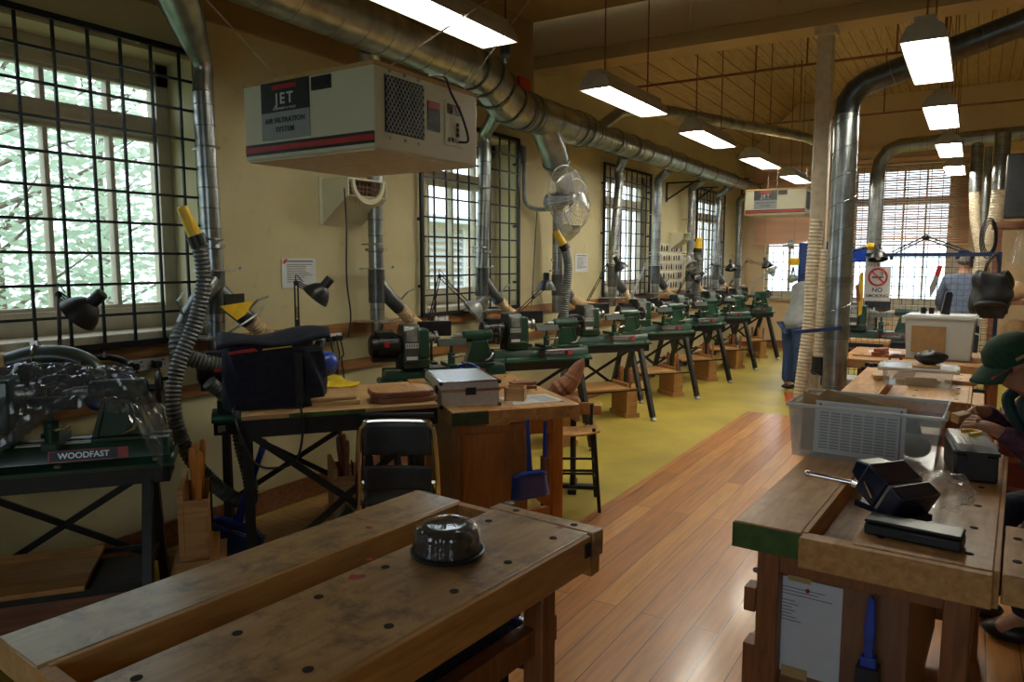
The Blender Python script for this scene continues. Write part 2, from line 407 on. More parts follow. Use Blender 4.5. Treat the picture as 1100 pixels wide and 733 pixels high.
EW = [(-3.52, -2.22, .97, 3.22), (-1.98, -.38, .88, 3.34)]
g = G(); holed(WX, 4.2, 0, 4.7, EW, lambda a, b, z, w: g.bb(a, b, EY, EY + TH, z, w)); struct(g, 'wall_end', 'wall_end', smooth=0)
struct(G().bb(3.6, 3.9, -2.6, EY, 0, 4.7), 'wall_right', 'wall')
NW = [(-1.5, 1.1, .95, 2.45)]  # unseen opening, added behind the camera for daylight fill
g = G(); holed(WX, 3.9, 0, 4.7, NW, lambda a, b, z, w: g.bb(a, b, -2.9, -2.6, z, w)); struct(g, 'wall_near', 'wall', smooth=0)
g = G()
for a in (-1.5, -.66, .18, 1.04): g.bb(a, a + .06, -2.8, -2.72, .95, 2.45)
for z in (.95, 2.39): g.bb(-1.5, 1.1, -2.8, -2.72, z, z + .06)
w8 = struct(g, 'window_8', 'wframe'); G().bb(-1.48, 1.08, -2.764, -2.756, .97, 2.43).build('pane', 'glass', w8)
struct(G().bb(-2.06, -1.9, -2.6, -2.55, 0, .15), 'baseboard_near', 'brown')
struct(G().bb(WX - TH, 3.9, -2.6, EY + TH, -.2, 0), 'floor', 'lino', smooth=0)
struct(G().bb(-2.06, 3.6, -2.6, 8.22, 0, .004), 'floor', 'floorwood', smooth=0)
g = G(); g.bb(-2.95, 3.6, 6.9, EY, 4.55, 4.65)
g.add([(WX - .02, 6.9, 3.65), (WX - .02, EY, 3.65), (-2.95, EY, 4.55), (-2.95, 6.9, 4.55), (WX - .02, 6.9, 3.75), (WX - .02, EY, 3.75), (-2.95, EY, 4.65), (-2.95, 6.9, 4.65)],
      [(0, 1, 2, 3), (7, 6, 5, 4), (0, 4, 5, 1), (1, 5, 6, 2), (2, 6, 7, 3), (3, 7, 4, 0)])
struct(g, 'ceiling', 'ceil', smooth=0)
struct(G().bb(WX, 3.6, -2.6, 6.62, 4.02, 4.12), 'ceiling', 'ceil_near', smooth=0)
g = G(); g.bb(WX, 3.6, 6.66, 6.90, 3.60, 4.62); g.bb(WX, 3.6, 6.62, 6.92, 3.56, 3.62); g.bb(WX, 3.6, 6.635, 6.66, 3.69, 3.72)
for x in (-2.3, -1.25, -.2, .85): g.bb(x - .02, x + .02, 6.645, 6.66, 3.72, 4.02)
struct(g, 'trim_1', 'beam', smooth=0)
struct(G().bb(WX, WX + .012, -2.6, 6.64, 3.09, 4.02), 'wall_left', 'upper', smooth=0)
struct(G().bb(WX, WX + .03, -2.6, 6.64, 3.05, 3.09), 'trim_2', 'upper')
struct(G().bb(WX, WX + .025, -2.6, EY, 1.12, 1.205), 'trim_3', 'skirting')
struct(G().bb(WX, WX + .022, -2.6, EY, .86, .93), 'trim_4', 'skirting')
struct(G().bb(WX, WX + .02, -2.6, EY, 0, .15), 'baseboard_left', 'brown')
struct(G().bb(WX + .02, 3.6, EY - .02, EY, 0, .15), 'baseboard_end', 'brown')
g = G(); g.bb(WX, 3.6, EY - .10, EY, 3.56, 3.64); g.bb(WX, 3.6, EY - .06, EY, 3.46, 3.56); struct(g, 'trim_5', 'wall_end')
g = G(); g.bb(-3.78, -3.45, EY - .06, EY, .15, 3.46); struct(g, 'trim_6', 'wall_end')

# ------------------------------------------------------------------ windows of the left wall
SX = -4.18
def window(n, y0, y1, z0, z1, mull, transom, guard_label, gy0, gy1, blind_side):
    SX = -4.18 if y0 < 7 else -4.02; TH = .45 if y0 < 7 else .22
    fr = G()
    fr.bb(SX - .04, SX + .05, y0, y0 + .08, z0, z1); fr.bb(SX - .04, SX + .05, y1 - .08, y1, z0, z1)
    fr.bb(SX - .04, SX + .05, y0, y1, z1 - .13, z1); fr.bb(SX - .04, SX + .06, y0, y1, z0, z0 + .15)
    fr.bb(SX - .035, SX + .045, y0, y1, transom - .05, transom + .05)
    for m_ in mull:
        fr.bb(SX - .025, SX + .03, m_ - .013, m_ + .013, z0, z1)
    for dz in (transom + .05, z0 + .15, z1 - .15, transom - .07): fr.bb(SX - .02, SX + .035, y0 + .08, y1 - .08, dz, dz + .02)
    w = struct(fr, 'window_%d' % n, 'wframe', bevel=.004)
    G().bb(SX - .004, SX + .004, y0 + .06, y1 - .06, z0 + .1, z1 - .1).build('pane', 'glass', w)
    sl = struct(G().bb(WX - TH + .1, WX + .02, y0 + .005, y1 - .005, z0 - .02, z0 + .025), 'trim_%d' % (10 + n), 'wframe', bevel=.006)
    # iron guard bolted over the opening
    t = thing('window_guard', guard_label, 'window guard', (WX, (gy0 + gy1) / 2, z0), 0, 'black iron window guards')
    T = lambda g_: [setattr(g_, 'v', [(x - WX, y - (gy0 + gy1) / 2, z - z0) for x, y, z in g_.v]), g_][1]
    f = G()
    for yy in (gy0, gy1): f.bb(WX + .03, WX + .055, yy - .016, yy + .016, 1.21, 2.83)
    for zz in (1.21, 2.83): f.bb(WX + .03, WX + .055, gy0 - .016, gy1 + .016, zz - .016, zz + .016)
    T(f).build('frame', 'iron', t)
    b = G(); k = int(round((gy1 - gy0) / .172))
    for i in range(1, k): yy = gy0 + (gy1 - gy0) * i / k; b.bb(WX + .035, WX + .047, yy - .007, yy + .007, 1.21, 2.83)
    for i in range(1, 10): zz = 1.21 + .162 * i; b.bb(WX + .038, WX + .050, gy0, gy1, zz - .007, zz + .007)
    T(b).build('bars', 'iron', t)
    h = G()
    for yy in (gy0, gy1):
        for zz in (1.45, 2.0, 2.6): h.bb(WX - .02, WX + .032, yy - .008, yy + .008, zz - .012, zz + .012)
    T(h).build('bolts', 'iron', t)
window(7, *WINS[4], (-1.75, -1.4, -1.05), 2.42, 'black iron guard over the added, unseen window behind the camera', -2.32, -.44, 1)  # unseen window, added to light the fronts that face the camera
window(1, *WINS[0], (1.36, 1.71, 2.06, 2.41), 2.42, 'black iron guard over the window nearest the camera, with trees outside', .80, 2.82, 1)
window(2, *WINS[1], (5.25, 5.61, 5.98), 2.40, 'black iron guard over the second window, just right of the large air filter', 4.79, 6.30, 1)
window(3, *WINS[2], (8.77, 9.12, 9.47), 2.40, 'black iron guard over the third window, right of the wall fan', 8.29, 9.80, 1)
window(4, *WINS[3], (12.27, 12.62, 12.97), 2.40, 'black iron guard over the farthest window of the left wall', 11.80, 13.33, 1)
# ------------------------------------------------------------------ end wall windows with blinds
def endwin(n, x0, x1, z0, z1, mull, transom):
    y = EY + .22; fr = G()
    for a in (x0, x1 - .08): fr.bb(a, a + .08, y - .04, y + .04, z0, z1)
    for a, b in ((z0, z0 + .12), (z1 - .1, z1), (transom - .05, transom + .05)): fr.bb(x0, x1, y - .045, y + .045, a, b)
    for m_, w_ in mull: fr.bb(m_ - w_, m_ + w_, y - .035, y + .035, z0, z1)
    w = struct(fr, 'window_%d' % n, 'wframe', bevel=.004)
    G().bb(x0 + .05, x1 - .05, y - .004, y + .004, z0 + .08, z1 - .06).build('pane', 'glass', w)
    a = G(); k = int((x1 - x0) / .17)
    for i in range(1, k): a.bb(x0 + i * (x1 - x0) / k - .006, x0 + i * (x1 - x0) / k + .006, y - .10, y - .09, z0, z1)
    for i in range(1, int((z1 - z0) / .17)): a.bb(x0, x1, y - .10, y - .09, z0 + .17 * i - .006, z0 + .17 * i + .006)
    a.build('guard_bars', 'iron', w)
    fr2 = G()
    for a0, a1 in ((x0 - .11, x0), (x1, x1 + .11)): fr2.bb(a0, a1, EY - .03, EY, z0 - .12, z1 + .11)
    fr2.bb(x0 - .11, x1 + .11, EY - .035, EY, z1, z1 + .11); fr2.bb(x0 - .14, x1 + .14, EY - .07, EY + .1, z0 - .05, z0 + .01)
    fr2.build('surround', 'wframe', w, bevel=.004)
endwin(5, *EW[0], ((-3.05, .02), (-2.62, .02)), 2.3)
endwin(6, *EW[1], ((-1.62, .10), (-1.15, .015), (-.80, .015)), 2.72)
def blind(label, x0, x1, ztop, zbot, tilt, pitch):
    t = thing('venetian_blind', label, 'blind', ((x0 + x1) / 2, EY - .09, ztop), 0, 'timber venetian blinds on the end wall')
    w = x1 - x0
    G().box((0, 0, -.03), (w, .06, .07)).build('head_rail', 'slat', t, bevel=.004)
    s = G(); n = int((ztop - zbot - .1) / pitch)
    for i in range(n): s.box((0, 0, -.09 - i * pitch), (w, .046, .0035), Matrix.Rotation(tilt, 4, 'X'))
    s.build('slats', 'slat', t, smooth=0)
    G().box((0, 0, zbot - ztop + .015), (w, .05, .026)).build('bottom_rail', 'slat', t, bevel=.004)
    c = G()
    for f in (-.36, 0, .36): c.cyl((f * w, -.024, -.03), (f * w, -.024, zbot - ztop + .02), .0025, n=6)
    c.build('ladder_cords', 'tape', t)
blind('closed brown timber venetian blind on the end wall behind the small air filter', -3.66, -2.16, 3.40, 1.93, math.radians(64), .041)
blind('half-lowered timber venetian blind with open slats on the end wall, right of the post', -2.08, -.14, 3.44, 1.93, math.radians(30), .042)

# ------------------------------------------------------------------ outside
o = struct(G().bb(-40, 30, -20, 45, -1.2, -1.0), 'trim_30', 'grass')
def tree(label, x, y, h, r, n, leafmat, seed):
    rnd = random.Random(seed); t = thing('tree', label, 'tree', (x, y, -1.0), 0, 'trees outside the near window')
    tr = G(); top = (rnd.uniform(-.3, .3), rnd.uniform(-.3, .3), h * .8)
    tr.tube(smoothpath([(0, 0, 0), (.1, .05, h * .3), (-.05, .12, h * .55), top], 5), [.11 - .09 * i / 15 for i in range(16)], 8)
    for i in range(26):
        z = h * rnd.uniform(.2, .75); a = rnd.uniform(0, 2 * PI); l = r * rnd.uniform(.5, 1.05)
        tr.tube(smoothpath([(0, 0, z), (math.cos(a) * l * .5, math.sin(a) * l * .5, z + l * .25), (math.cos(a) * l, math.sin(a) * l, z + l * rnd.uniform(.2, .7))], 4), [.032 - .028 * k / 8 for k in range(9)], 5)
    tr.build('trunk', 'bark', t)
    lf = G()
    for i in range(n):
        a = rnd.uniform(0, 2 * PI); ph = math.acos(rnd.uniform(-1, 1)); q = rnd.uniform(.35, 1) ** .5
        c = Vector((r * q * math.sin(ph) * math.cos(a), r * q * math.sin(ph) * math.sin(a), h * .58 + h * .42 * q * math.cos(ph)))
        c += Vector((rnd.gauss(0, .1), rnd.gauss(0, .1), rnd.gauss(0, .1)))
        d = Vector((rnd.gauss(0, 1), rnd.gauss(0, 1), rnd.gauss(0, 1))).normalized(); e, f_ = frame(d); l = rnd.uniform(.03, .075)
        lf.add([c - e * l, c + f_ * l * .45, c + e * l, c - f_ * l * .45], [(0, 1, 2, 3)])
    lf.build('foliage', leafmat, t, smooth=0)
tree('leafy tree straight outside the near window', -7.9, 3.3, 5.6, 1.55, 9000, 'leaf', 1)
tree('tall hazy green tree further back outside the near window', -12.6, 7.0, 7.8, 2.6, 9000, 'leaf2', 2)
tree('low bushy tree left outside the near window', -7.3, .45, 4.2, 1.2, 7000, 'leaf', 3)
tree('spreading tree at the far back outside the near window', -14.5, 1.2, 7.4, 3.1, 9000, 'leaf2', 4)
t = thing('brick_building', 'pale brick building with a louvred opening outside the second window', 'building', (-9.2, 13.2, -1))
G().box((0, 0, 1.7), (.5, 8.4, 3.4)).build('wall', 'brick', t, smooth=0)
l = G()
for i in range(11): l.box((.28, -1.6, 1.9 + i * .13), (.10, 1.5, .02), Matrix.Rotation(.6, 4, 'Y'))
l.bb(.25, .33, -2.42, -2.34, 1.8, 3.3); l.bb(.25, .33, -.86, -.78, 1.8, 3.3); l.build('louvre', 'louvre', t)
g = G(); g.box((.1, 0, 3.46), (1.1, 8.8, .14)); g.build('roof', 'louvre', t)

# ------------------------------------------------------------------ roof rods and post
def rod(name, label, p, q, r=.009, cat='rod', grp=None, mat='brown'):
    o = G().cyl((0, 0, 0), Vector(q) - Vector(p), r, n=8).build(name, mat); o.location = p; return tag(o, label, cat, grp)
rod('tie_rod', 'long iron tie rod crossing the ceiling just behind the beam', (WX, 8.05, 3.61), (3.6, 8.05, 3.61), .014)
rod('tie_rod', 'long iron tie rod crossing the ceiling nearer the end wall', (WX, 11.6, 3.69), (3.6, 11.6, 3.69), .014)
for i, (x, lab) in enumerate(((-2.05, 'left of the post'), (-1.55, 'just left of the post'), (-.75, 'just right of the post'), (-.35, 'above the right row of lights'))):
    rod('hanger_rod', 'thin hanger rod holding the nearer tie rod, ' + lab, (x, 8.05, 3.62), (x, 8.05, 4.56), .009)
for i, (x, lab) in enumerate(((-2.3, 'left of the post'), (-1.2, 'right of the post'))):
    rod('hanger_rod', 'thin hanger rod holding the farther tie rod, ' + lab, (x, 11.6, 3.70), (x, 11.6, 4.56), .009)
t = thing('timber_post', 'tall cream timber post carrying the ceiling beam', 'post', (-1.155, 6.76, 0))
G().bb(-.062, .062, -.062, .062, 0, 3.57).build('shaft', 'hosew', t, bevel=.012)
g = G(); g.bb(-.085, .085, -.085, .085, 3.50, 3.57); g.bb(-.08, .08, -.08, .08, 0, .10); g.build('collar', 'hosew', t, bevel=.008)

# ------------------------------------------------------------------ hanging lights
def light(label, x, y0, L=1.2, z=2.9, tm='tube'):
    t = thing('hanging_light', label, 'light', (x, y0 + L / 2, z), 0, 'hanging fluorescent lights'); h = L / 2
    prof = [(-.125, 0), (-.125, .012), (-.09, .085), (-.055, .10), (-.055, .135), (.055, .135), (.055, .10), (.09, .085), (.125, .012), (.125, 0), (.118, 0), (.084, .075), (-.084, .075), (-.118, 0)]
    sh = G(); X = Matrix.Rotation(PI / 2, 4, 'X')
    outer = prof[:10]; inn = prof[10:]
    n = len(prof); vs = []; 
    for yy in (-h, h): vs += [(p[0], yy, p[1]) for p in prof]
    fs = [(i, (i + 1) % n, n + (i + 1) % n, n + i) for i in range(9)] + [(9, 10, n + 10, n + 9), (13, 0, n, n + 13)]
    sh.add(vs, fs); sh.add([(p[0], -h, p[1]) for p in outer], [tuple(range(10))]); sh.add([(p[0], h, p[1]) for p in outer], [tuple(range(10))[::-1]])
    sh.build('housing', 'lampbody', t, smooth=20)
    rf = G(); rf.add([(p[0], yy, p[1]) for yy in (-h + .01, h - .01) for p in inn], [(0, 1, 5, 4), (1, 2, 6, 5), (2, 3, 7, 6)])
    rf.add([(p[0], -h + .01, p[1]) for p in inn], [(0, 1, 2, 3)]); rf.add([(p[0], h - .01, p[1]) for p in inn], [(3, 2, 1, 0)])
    rf.build('reflector', 'refl', t, smooth=0)
    for xx in (-.045, .045):
        tb = G(); tb.tube([(xx - .017, -h + .10, .034), (xx - .017, h - .06, .034)], .0145, 10); tb.tube([(xx + .017, -h + .10, .034), (xx + .017, h - .06, .034)], .0145, 10)
        tb.build('tube', tm, t)
    ln = G(); zt = (4.02 if y0 < 6.5 else 4.55) - z
    for yy in (-h * .7, h * .7): ln.cyl((0, yy, .135), (0, yy, zt), .006, n=6)
    ln.build('hanger', 'brown', t)
XL, XR = -2.42, -.325
light('hanging fluorescent light nearest the camera, above the large air filter', XL, 2.55, tm='tube_dim')
light('hanging fluorescent light in the left row, in front of the ceiling beam', XL, 5.0, tm='tube_mid')
light('hanging fluorescent light in the left row, first one past the ceiling beam', XL, 7.12)
light('small hanging light in the left row, just above the far air filter', XL, 9.3)
light('tiny last hanging light of the left row, half hidden by the post', XL, 11.5)
light('big hanging light nearest the camera in the right row, with glowing tubes visible', XR, 4.92, tm='tube_mid')
light('second hanging light of the right row, behind the big one', XR, 7.03)
light('third hanging light of the right row, in front of the end window', XR, 9.28)
light('smallest and farthest hanging light of the right row', XR, 11.5)

# ------------------------------------------------------------------ air filter units
def jet(label, loc, rz=0, chains=(), zc=4.02):
    t = thing('air_filter', label, 'air filter', loc, rz, 'hanging air filter boxes'); w, d, h = .725, .66, .31
    # front face -Y, grille face +X
    G().bb(0 - w, 0, 0, d, 0, h).build('case', 'cream', t, bevel=.008)
    G().bb(-w + .012, -.012, .012, d - .012, -.006, .002).build('base_panel', 'hosew', t)
    G().bb(-w - .004, .004, -.004, d + .004, h - .012, h + .004).build('lid_edge', 'tape', t, bevel=.002)
    s = G(); s.bb(-w + .01, -.003, -.004, .001, .018, .062); s.build('dark_stripe', 'black', t)
    G().bb(-w + .01, -.003, -.006, .0, .029, .050).build('red_stripe', 'red', t)
    bd = G().bb(-.612, -.335, -.004, .001, .180, .298).build('black_badge', 'black', t)
    G().bb(-.545, -.405, -.0055, 0, .268, .285).build('red_bar', 'red', bd)
    R = (PI / 2, 0, 0)
    text('JET', .060, 'white', bd, (-.474, -.0055, .229), R, bold=.0012, gap=1.35)
    text('EQUIPMENT & TOOLS', .0135, 'white', bd, (-.474, -.0055, .192), R)
    gb = G().bb(-.612, -.335, -.004, .001, .072, .180).build('grey_badge', 'steelgrey', t)
    text('AIR FILTRATION', .0285, 'black', gb, (-.474, -.0055, .146), R, bold=.0004, gap=1.12)
    text('SYSTEM', .0285, 'black', gb, (-.474, -.0055, .110), R, bold=.0004, gap=1.12)
    v = G().bb(-.322, -.215, -.006, .002, .240, .292).build('switch_window', 'black', t, bevel=.003)
    G().bb(-.308, -.229, -.008, 0, .252, .280).build('display', 'blackmetal', v)
    # +X face
    X = Matrix.Rotation(PI / 2, 4, 'Y')
    G().bb(-.004, .003, .055, .285, .065, .275).build('grille_backing', 'black', t)
    m = G(); n = 13
    def clip(a, b):
        (y0, z0), (y1, z1) = a, b; m.bar((.007, y0, z0), (.007, y1, z1), .0035, .002, up=(1, 0, 0))
    y0, y1, z0, z1 = .057, .283, .068, .272
    for i in range(-12, 20):
        for sg in (1, -1):
            pts = []; ys = y0 + i * .0215; dz = z1 - z0; 
            a = (ys, z0) ; b = (ys + dz * .75, z1)
            t0 = max(0, (y0 - a[0]) / (b[0] - a[0])); t1 = min(1, (y1 - a[0]) / (b[0] - a[0]))
            if t1 - t0 > .02:
                p = (a[0] + (b[0] - a[0]) * t0, a[1] + dz * t0); q = (a[0] + (b[0] - a[0]) * t1, a[1] + dz * t1)
                if sg < 0: p = (p[0], z0 + z1 - p[1]); q = (q[0], z0 + z1 - q[1])
                clip(p, q)
    m.build('mesh_grille', 'cast', t, smooth=0)
    sc = G()
    for yy in (.085, .17, .255):
        for zz in (.047, .292): sc.cyl((0, yy, zz), (.005, yy, zz), .007, n=8)
    sc.build('screws', 'steel', t)
    wl = G().bb(0, .003, .31, .39, .11, .225).build('warning_label', 'blackmetal', t)
    G().bb(.0025, .0042, .312, .388, .198, .222).build('red_heading', 'red', wl)
    pr = G()
    for i in range(6): pr.bb(.0025, .0038, .32, .378, .125 + i * .011, .128 + i * .011)
    pr.build('print', 'print', wl)
    cp = G().bb(0, .006, .425, .545, .065, .25).build('control_panel', 'cream', t, bevel=.002)
    G().bb(.005, .008, .435, .525, .195, .235).build('black_heading', 'black', cp)
    text('JET', .03, 'red', cp, (.0085, .48, .215), (PI / 2, 0, PI / 2))
    k = G()
    for i, (yy, zz) in enumerate(((.45, .09), (.475, .09), (.505, .115), (.505, .135), (.505, .155))): k.bb(.005, .012, yy - .006, yy + .006, zz - .008, zz + .008)
    k.build('buttons', 'black', cp)
    c = G(); c.tube(smoothpath([(.012, .51, .085), (.03, .55, .10), (.03, .50, .2), (.02, .44, .28), (.02, .40, .33), (-.1, .45, .36)], 6), .005, 7); c.build('power_cord', 'black', t)
    if chains:
        ch = G()
        for (a, b) in chains:
            P0, P1 = Vector((*a, h)), Vector(b if len(b) == 3 else (*b, zc - loc[2])); nn = int((P1 - P0).length / .026)
            for i in range(nn):
                c0 = P0.lerp(P1, i / nn); c1 = P0.lerp(P1, (i + 1.15) / nn); dx = .0055 if i % 2 else 0; dy = 0 if i % 2 else .0055
                ch.tube([c0 + Vector((dx, dy, 0)), c1 + Vector((dx, dy, 0)), c1 - Vector((dx, dy, 0)), c0 - Vector((dx, dy, 0))], .0017, 4, closed=True)
        ch.build('chain', 'steel', t, smooth=0)
mt['steelgrey'] = M('grey_badge', (.30, .33, .33), .5, var=.04)
jet('large cream air filter box hanging near the camera on the left', (-1.905, 2.10, 2.07), 0, (((-.525, .02), (-1.385, .27, .905)), ((-.02, .10), (-.97, 3.16, 1.94)), ((-.06, .62), (-.99, 3.24, 1.94))))
jet('small far cream air filter box hanging in front of the closed end blind', (-1.80, 9.6, 2.235), 0, (((-.47, .10), (-.42, .02)), ((-.47, .56), (-.42, .75)), ((-.1, .1), (-.14, .02)), ((-.1, .56), (-.14, .75))), zc=4.55)
# ------------------------------------------------------------------ dust extraction ducts
def seams(g, p, q, r, step):
    p, q = Vector(p), Vector(q); L = (q - p).length; n = int(L / step); d = (q - p).normalized()
    g.m = 1
    for i in range(1, n + 1):
        c = p + d * (i * step - step * .4); g.tube([c - d * .004, c - d * .002, c + d * .002, c + d * .004], [r, r + .003, r + .003, r], 20, cap=False)
    g.m = 0
DS = ('duct', 'seam')
t = thing('main_duct', 'big galvanised main duct running along the top of the left wall', 'duct', (-3.4, 6, 2.96))
O = Vector((-3.4, 6, 2.96)); loc = lambda pts: [Vector(p) - O for p in pts]
def seg(name, pts, r, mat='duct', n=24, step=.16, sm=True):
    s = G().tube(loc(pts), r, n)
    for a, b in zip(loc(pts), loc(pts)[1:]):
        rr = r if not isinstance(r, (list, tuple)) else max(r)
        if (b - a).length > step: seams(s, a, b, rr, step)
    return s.build(name, (mat, 'seam'), t)
X0 = -3.4
seg('duct_section', [(X0 + .06, .9, 3.19), (X0 + .02, 3.2, 3.17), (X0, 4.85, 3.15)], .165, step=.22)
seg('elbow', [(X0, 4.85, 3.15), (X0, 5.0, 3.135), (X0, 5.12, 3.09), (X0, 5.32, 2.99), (X0, 5.46, 2.955), (X0, 5.6, 2.95)], .168)
b = G()
for (yy, zz, dy, dz) in ((4.86, 3.15, 1, -.05), (5.06, 3.115, 1, -.35), (5.22, 3.04, 1, -.5), (5.40, 2.967, 1, -.3), (5.58, 2.95, 1, 0)):
    d = Vector((0, dy, dz)).normalized() * .012; c = Vector((X0, yy, zz)) - O; b.tube([c - d, c + d], .175, 24, cap=False)
b.build('collar', 'seam', t, solid=.006)
seg('duct_section', [(X0, 5.6, 2.95), (X0, 6.75, 2.95)], .160, step=.32)
seg('cone', [(X0, 6.75, 2.95), (X0, 6.95, 2.95)], [.160, .125])
seg('duct_section', [(X0, 6.95, 2.95), (X0, 9.6, 2.95)], .125, step=.18)
seg('duct_section', [(X0, 9.6, 2.95), (X0, 12.1, 2.95)], .105, step=.2)
seg('duct_section', [(X0, 12.1, 2.95), (X0, 13.72, 2.95)], .085, step=.25)
b = G()
for yy, rr in ((5.62, .172), (5.72, .168), (6.6, .168), (6.74, .17), (6.96, .14), (7.5, .133), (8.0, .133), (8.4, .133), (9.0, .133), (9.58, .13), (10.3, .112), (11.0, .112), (12.08, .11), (12.9, .092), (13.6, .092)):
    b.tube(loc([(X0, yy - .012, 2.95), (X0, yy + .012, 2.95)]), rr, 22, cap=False)
b.build('collar', 'seam', t, solid=.006)
G().bb(-.012 + .1, .012 + .1, -.62, -.44, .02, .22).build('red_tag', 'red', t)

def drop(label, y, top, zb=1.20, r=.055, lean=0, hose_to=None, topr=.055, branch=1, xw=-3.75, black=True, gate=True):
    """a branch duct: top = point on the main duct, then down the wall, black Y near the bottom"""
    t = thing('dust_duct', label, 'duct', (xw, y, 0), 0, 'dust ducts dropping down the left wall')
    o = Vector((xw, y, 0)); T = Vector(top) - o
    zt = 2.72; k = Vector((0, lean, zt))
    el = smoothpath([T, T.lerp(k, .55) + Vector((0, 0, .02)), k + Vector((0, 0, .05)), k - Vector((0, 0, .12))], 5)
    s = G().tube(el, [topr + (r - topr) * min(1, i / (len(el) * .6)) for i in range(len(el))], 18); seams(s, el[0], el[6], r + .004, .07); s.build('elbow', DS, t)
    zj = 1.60
    s = G().cyl(k - Vector((0, 0, .12)), (0, 0, zj), r, n=18)
    seams(s, k - Vector((0, 0, .12)), (0, 0, zj), r, .115); s.build('pipe', DS, t)
    g_ = G(); g_.bb(-.085, .085, -.09, .09, zj - .004, zj + .004); g_.bb(-.012, .012, .08, .20, zj - .003, zj + .003); g_.cyl((0, .19, zj), (0, .19, zj + .02), .012, n=8)
    g_.bb(-.09, .09, -.02, .02, zj + .13, zj + .15); g_.build('blast_gate', 'steel', t)
    y_ = G(); y_.cyl((0, 0, zj), (0, 0, zj - .06), r + .006, n=18); y_.cyl((0, 0, zj - .06), (0, 0, zj - .25), r + .008, n=18)
    e = Vector((.06 * branch, .19 * branch, zj - .30)) if branch else None
    if branch: y_.tube([(0, 0, zj - .10), e * .5 + Vector((0, 0, zj * .5 - .06)), e], [r + .003, r + .001, r], 18)
    y_.build('branch', 'darkduct', t)
    l = G(); l.cyl((0, 0, zj - .25), (0, 0, zb), r - .002, n=18); seams(l, (0, 0, zj - .25), (0, 0, zb), r - .002, .08); l.build('lower_pipe', DS, t)
    f = G(); f.bb(-.11, .11, -.15, .15, zb + .01, zb + .022); f.cyl((0, 0, zb), (0, 0, zb - .09), r - .008, n=16); f.build('foot_plate', 'steel', t)
    if branch:
        c = G(); a_ = e + Vector((.012, .03, .02)); c.tube([a_ + Vector((.0, -.06, .03)), a_ + Vector((.05, -.02, .1)), a_ + Vector((.03, .08, .12))], .008, 6); c.build('clamp_handle', 'cast', t)
        h = G(); end = (Vector(hose_to) - o) if hose_to else e + Vector((.22, .05, -.16))
        dn = Vector((.03, .10, -.10)); ribbed(h, smoothpath([e, e + dn, (e + dn).lerp(end, .6) + Vector((0, 0, -.03)), end], 6), r - .006, .02, .07)
        h.build('flex_hose', 'hosec', t)
    st = G()
    for zz in (2.3, 1.78): st.tube([(r * 1.06 * math.cos(a), r * 1.06 * math.sin(a), zz) for a in [2 * PI * i / 16 for i in range(16)]], .007, 6, closed=True); st.bar((0, 0, zz), (-.14, 0, zz), .012)
    st.build('wall_strap', 'steel', t)
    return t
def hl(k, p):  # a point in the frame of lathe k (see below)
    o = LO[k]; return (o[0] + LU[0] * p[0] + LV[0] * p[1], o[1] + LU[1] * p[0] + LV[1] * p[1], p[2])
LA = math.atan2(.785, .62); LU = (math.cos(LA), math.sin(LA)); LV = (-LU[1], LU[0])
LY = [1.66, 3.02, 4.40, 5.80, 7.25, 8.70, 10.10, 11.50, 13.00]
LO = [(-2.75 + .385 * LV[0] + .06 * LU[0], y + .385 * LV[1] + .06 * LU[1]) for y in LY]
hood = (-.52, .17, 1.16)
def main_pt(y, z=2.86): return (X0 - .05, y, z)
drop('dust duct right of the near window, with a black forked joint and yellow tag', 2.74, (-3.45, 2.36, 3.03), topr=.12, hose_to=hl(1, hood), lean=-.02)
drop('dust duct on the bare wall behind the large air filter', 4.12, (-3.47, 3.78, 3.06), topr=.075, hose_to=hl(2, hood))
drop('dust duct hanging in front of the second window', 5.50, (-3.45, 5.32, 2.93), topr=.07, hose_to=hl(3, hood), lean=.06)
drop('dust duct hanging in front of the third window', 8.32, main_pt(7.95), topr=.06, hose_to=hl(5, hood), lean=.15)
drop('dust duct just right of the third window', 9.75, main_pt(9.4), topr=.06, hose_to=hl(6, hood), lean=.05)
drop('dust duct beside the tool board, left of the farthest window', 11.18, main_pt(10.8), topr=.06, hose_to=hl(7, hood), lean=.03)
drop('dust duct hanging in front of the farthest window', 12.55, main_pt(12.2), topr=.055, hose_to=hl(8, hood), lean=.06)
drop('last dust duct at the far end of the main duct, near the corner', 13.9, (X0, 13.72, 2.95), topr=.08, branch=0)
# wide reducer behind the fan and its duct
t = thing('dust_duct', 'dust duct behind the wall fan, starting in a wide cone', 'duct', (-3.72, 6.86, 0), 0, 'dust ducts dropping down the left wall'); o = Vector((-3.72, 6.86, 0))
q = lambda *p: Vector(p) - o
G().tube([q(-3.42, 6.02, 2.90), q(-3.44, 6.22, 2.72), q(-3.46, 6.34, 2.60)], [.13, .13, .125], 22).build('takeoff', 'duct', t)
G().tube([q(-3.46, 6.34, 2.60), q(-3.5, 6.50, 2.44)], [.128, .06], 22).build('cone', 'duct', t)
G().tube([q(-3.46, 6.33, 2.61), q(-3.464, 6.35, 2.59)], .135, 22).build('collar', 'seam', t)
e = smoothpath([q(-3.5, 6.50, 2.44), q(-3.58, 6.68, 2.36), q(-3.70, 6.84, 2.2), q(-3.72, 6.86, 2.0), q(-3.72, 6.86, 1.12)], 5)
s = G().tube(e, .055, 16); seams(s, e[-6], e[-1], .055, .1); s.build('pipe', DS, t)
g = G(); g.bb(-.01, .01, -.13, .13, 1.66, 1.68); g.bb(-.01, .01, -.16, .16, 1.55, 1.57); g.build('wall_strap', 'steel', t)
y_ = G(); y_.cyl((0, 0, 1.52), (0, 0, 1.3), .062); y_.tube([(0, 0, 1.46), (.04, .10, 1.36), (.07, .16, 1.28)], .055, 14); y_.build('branch', 'darkduct', t)
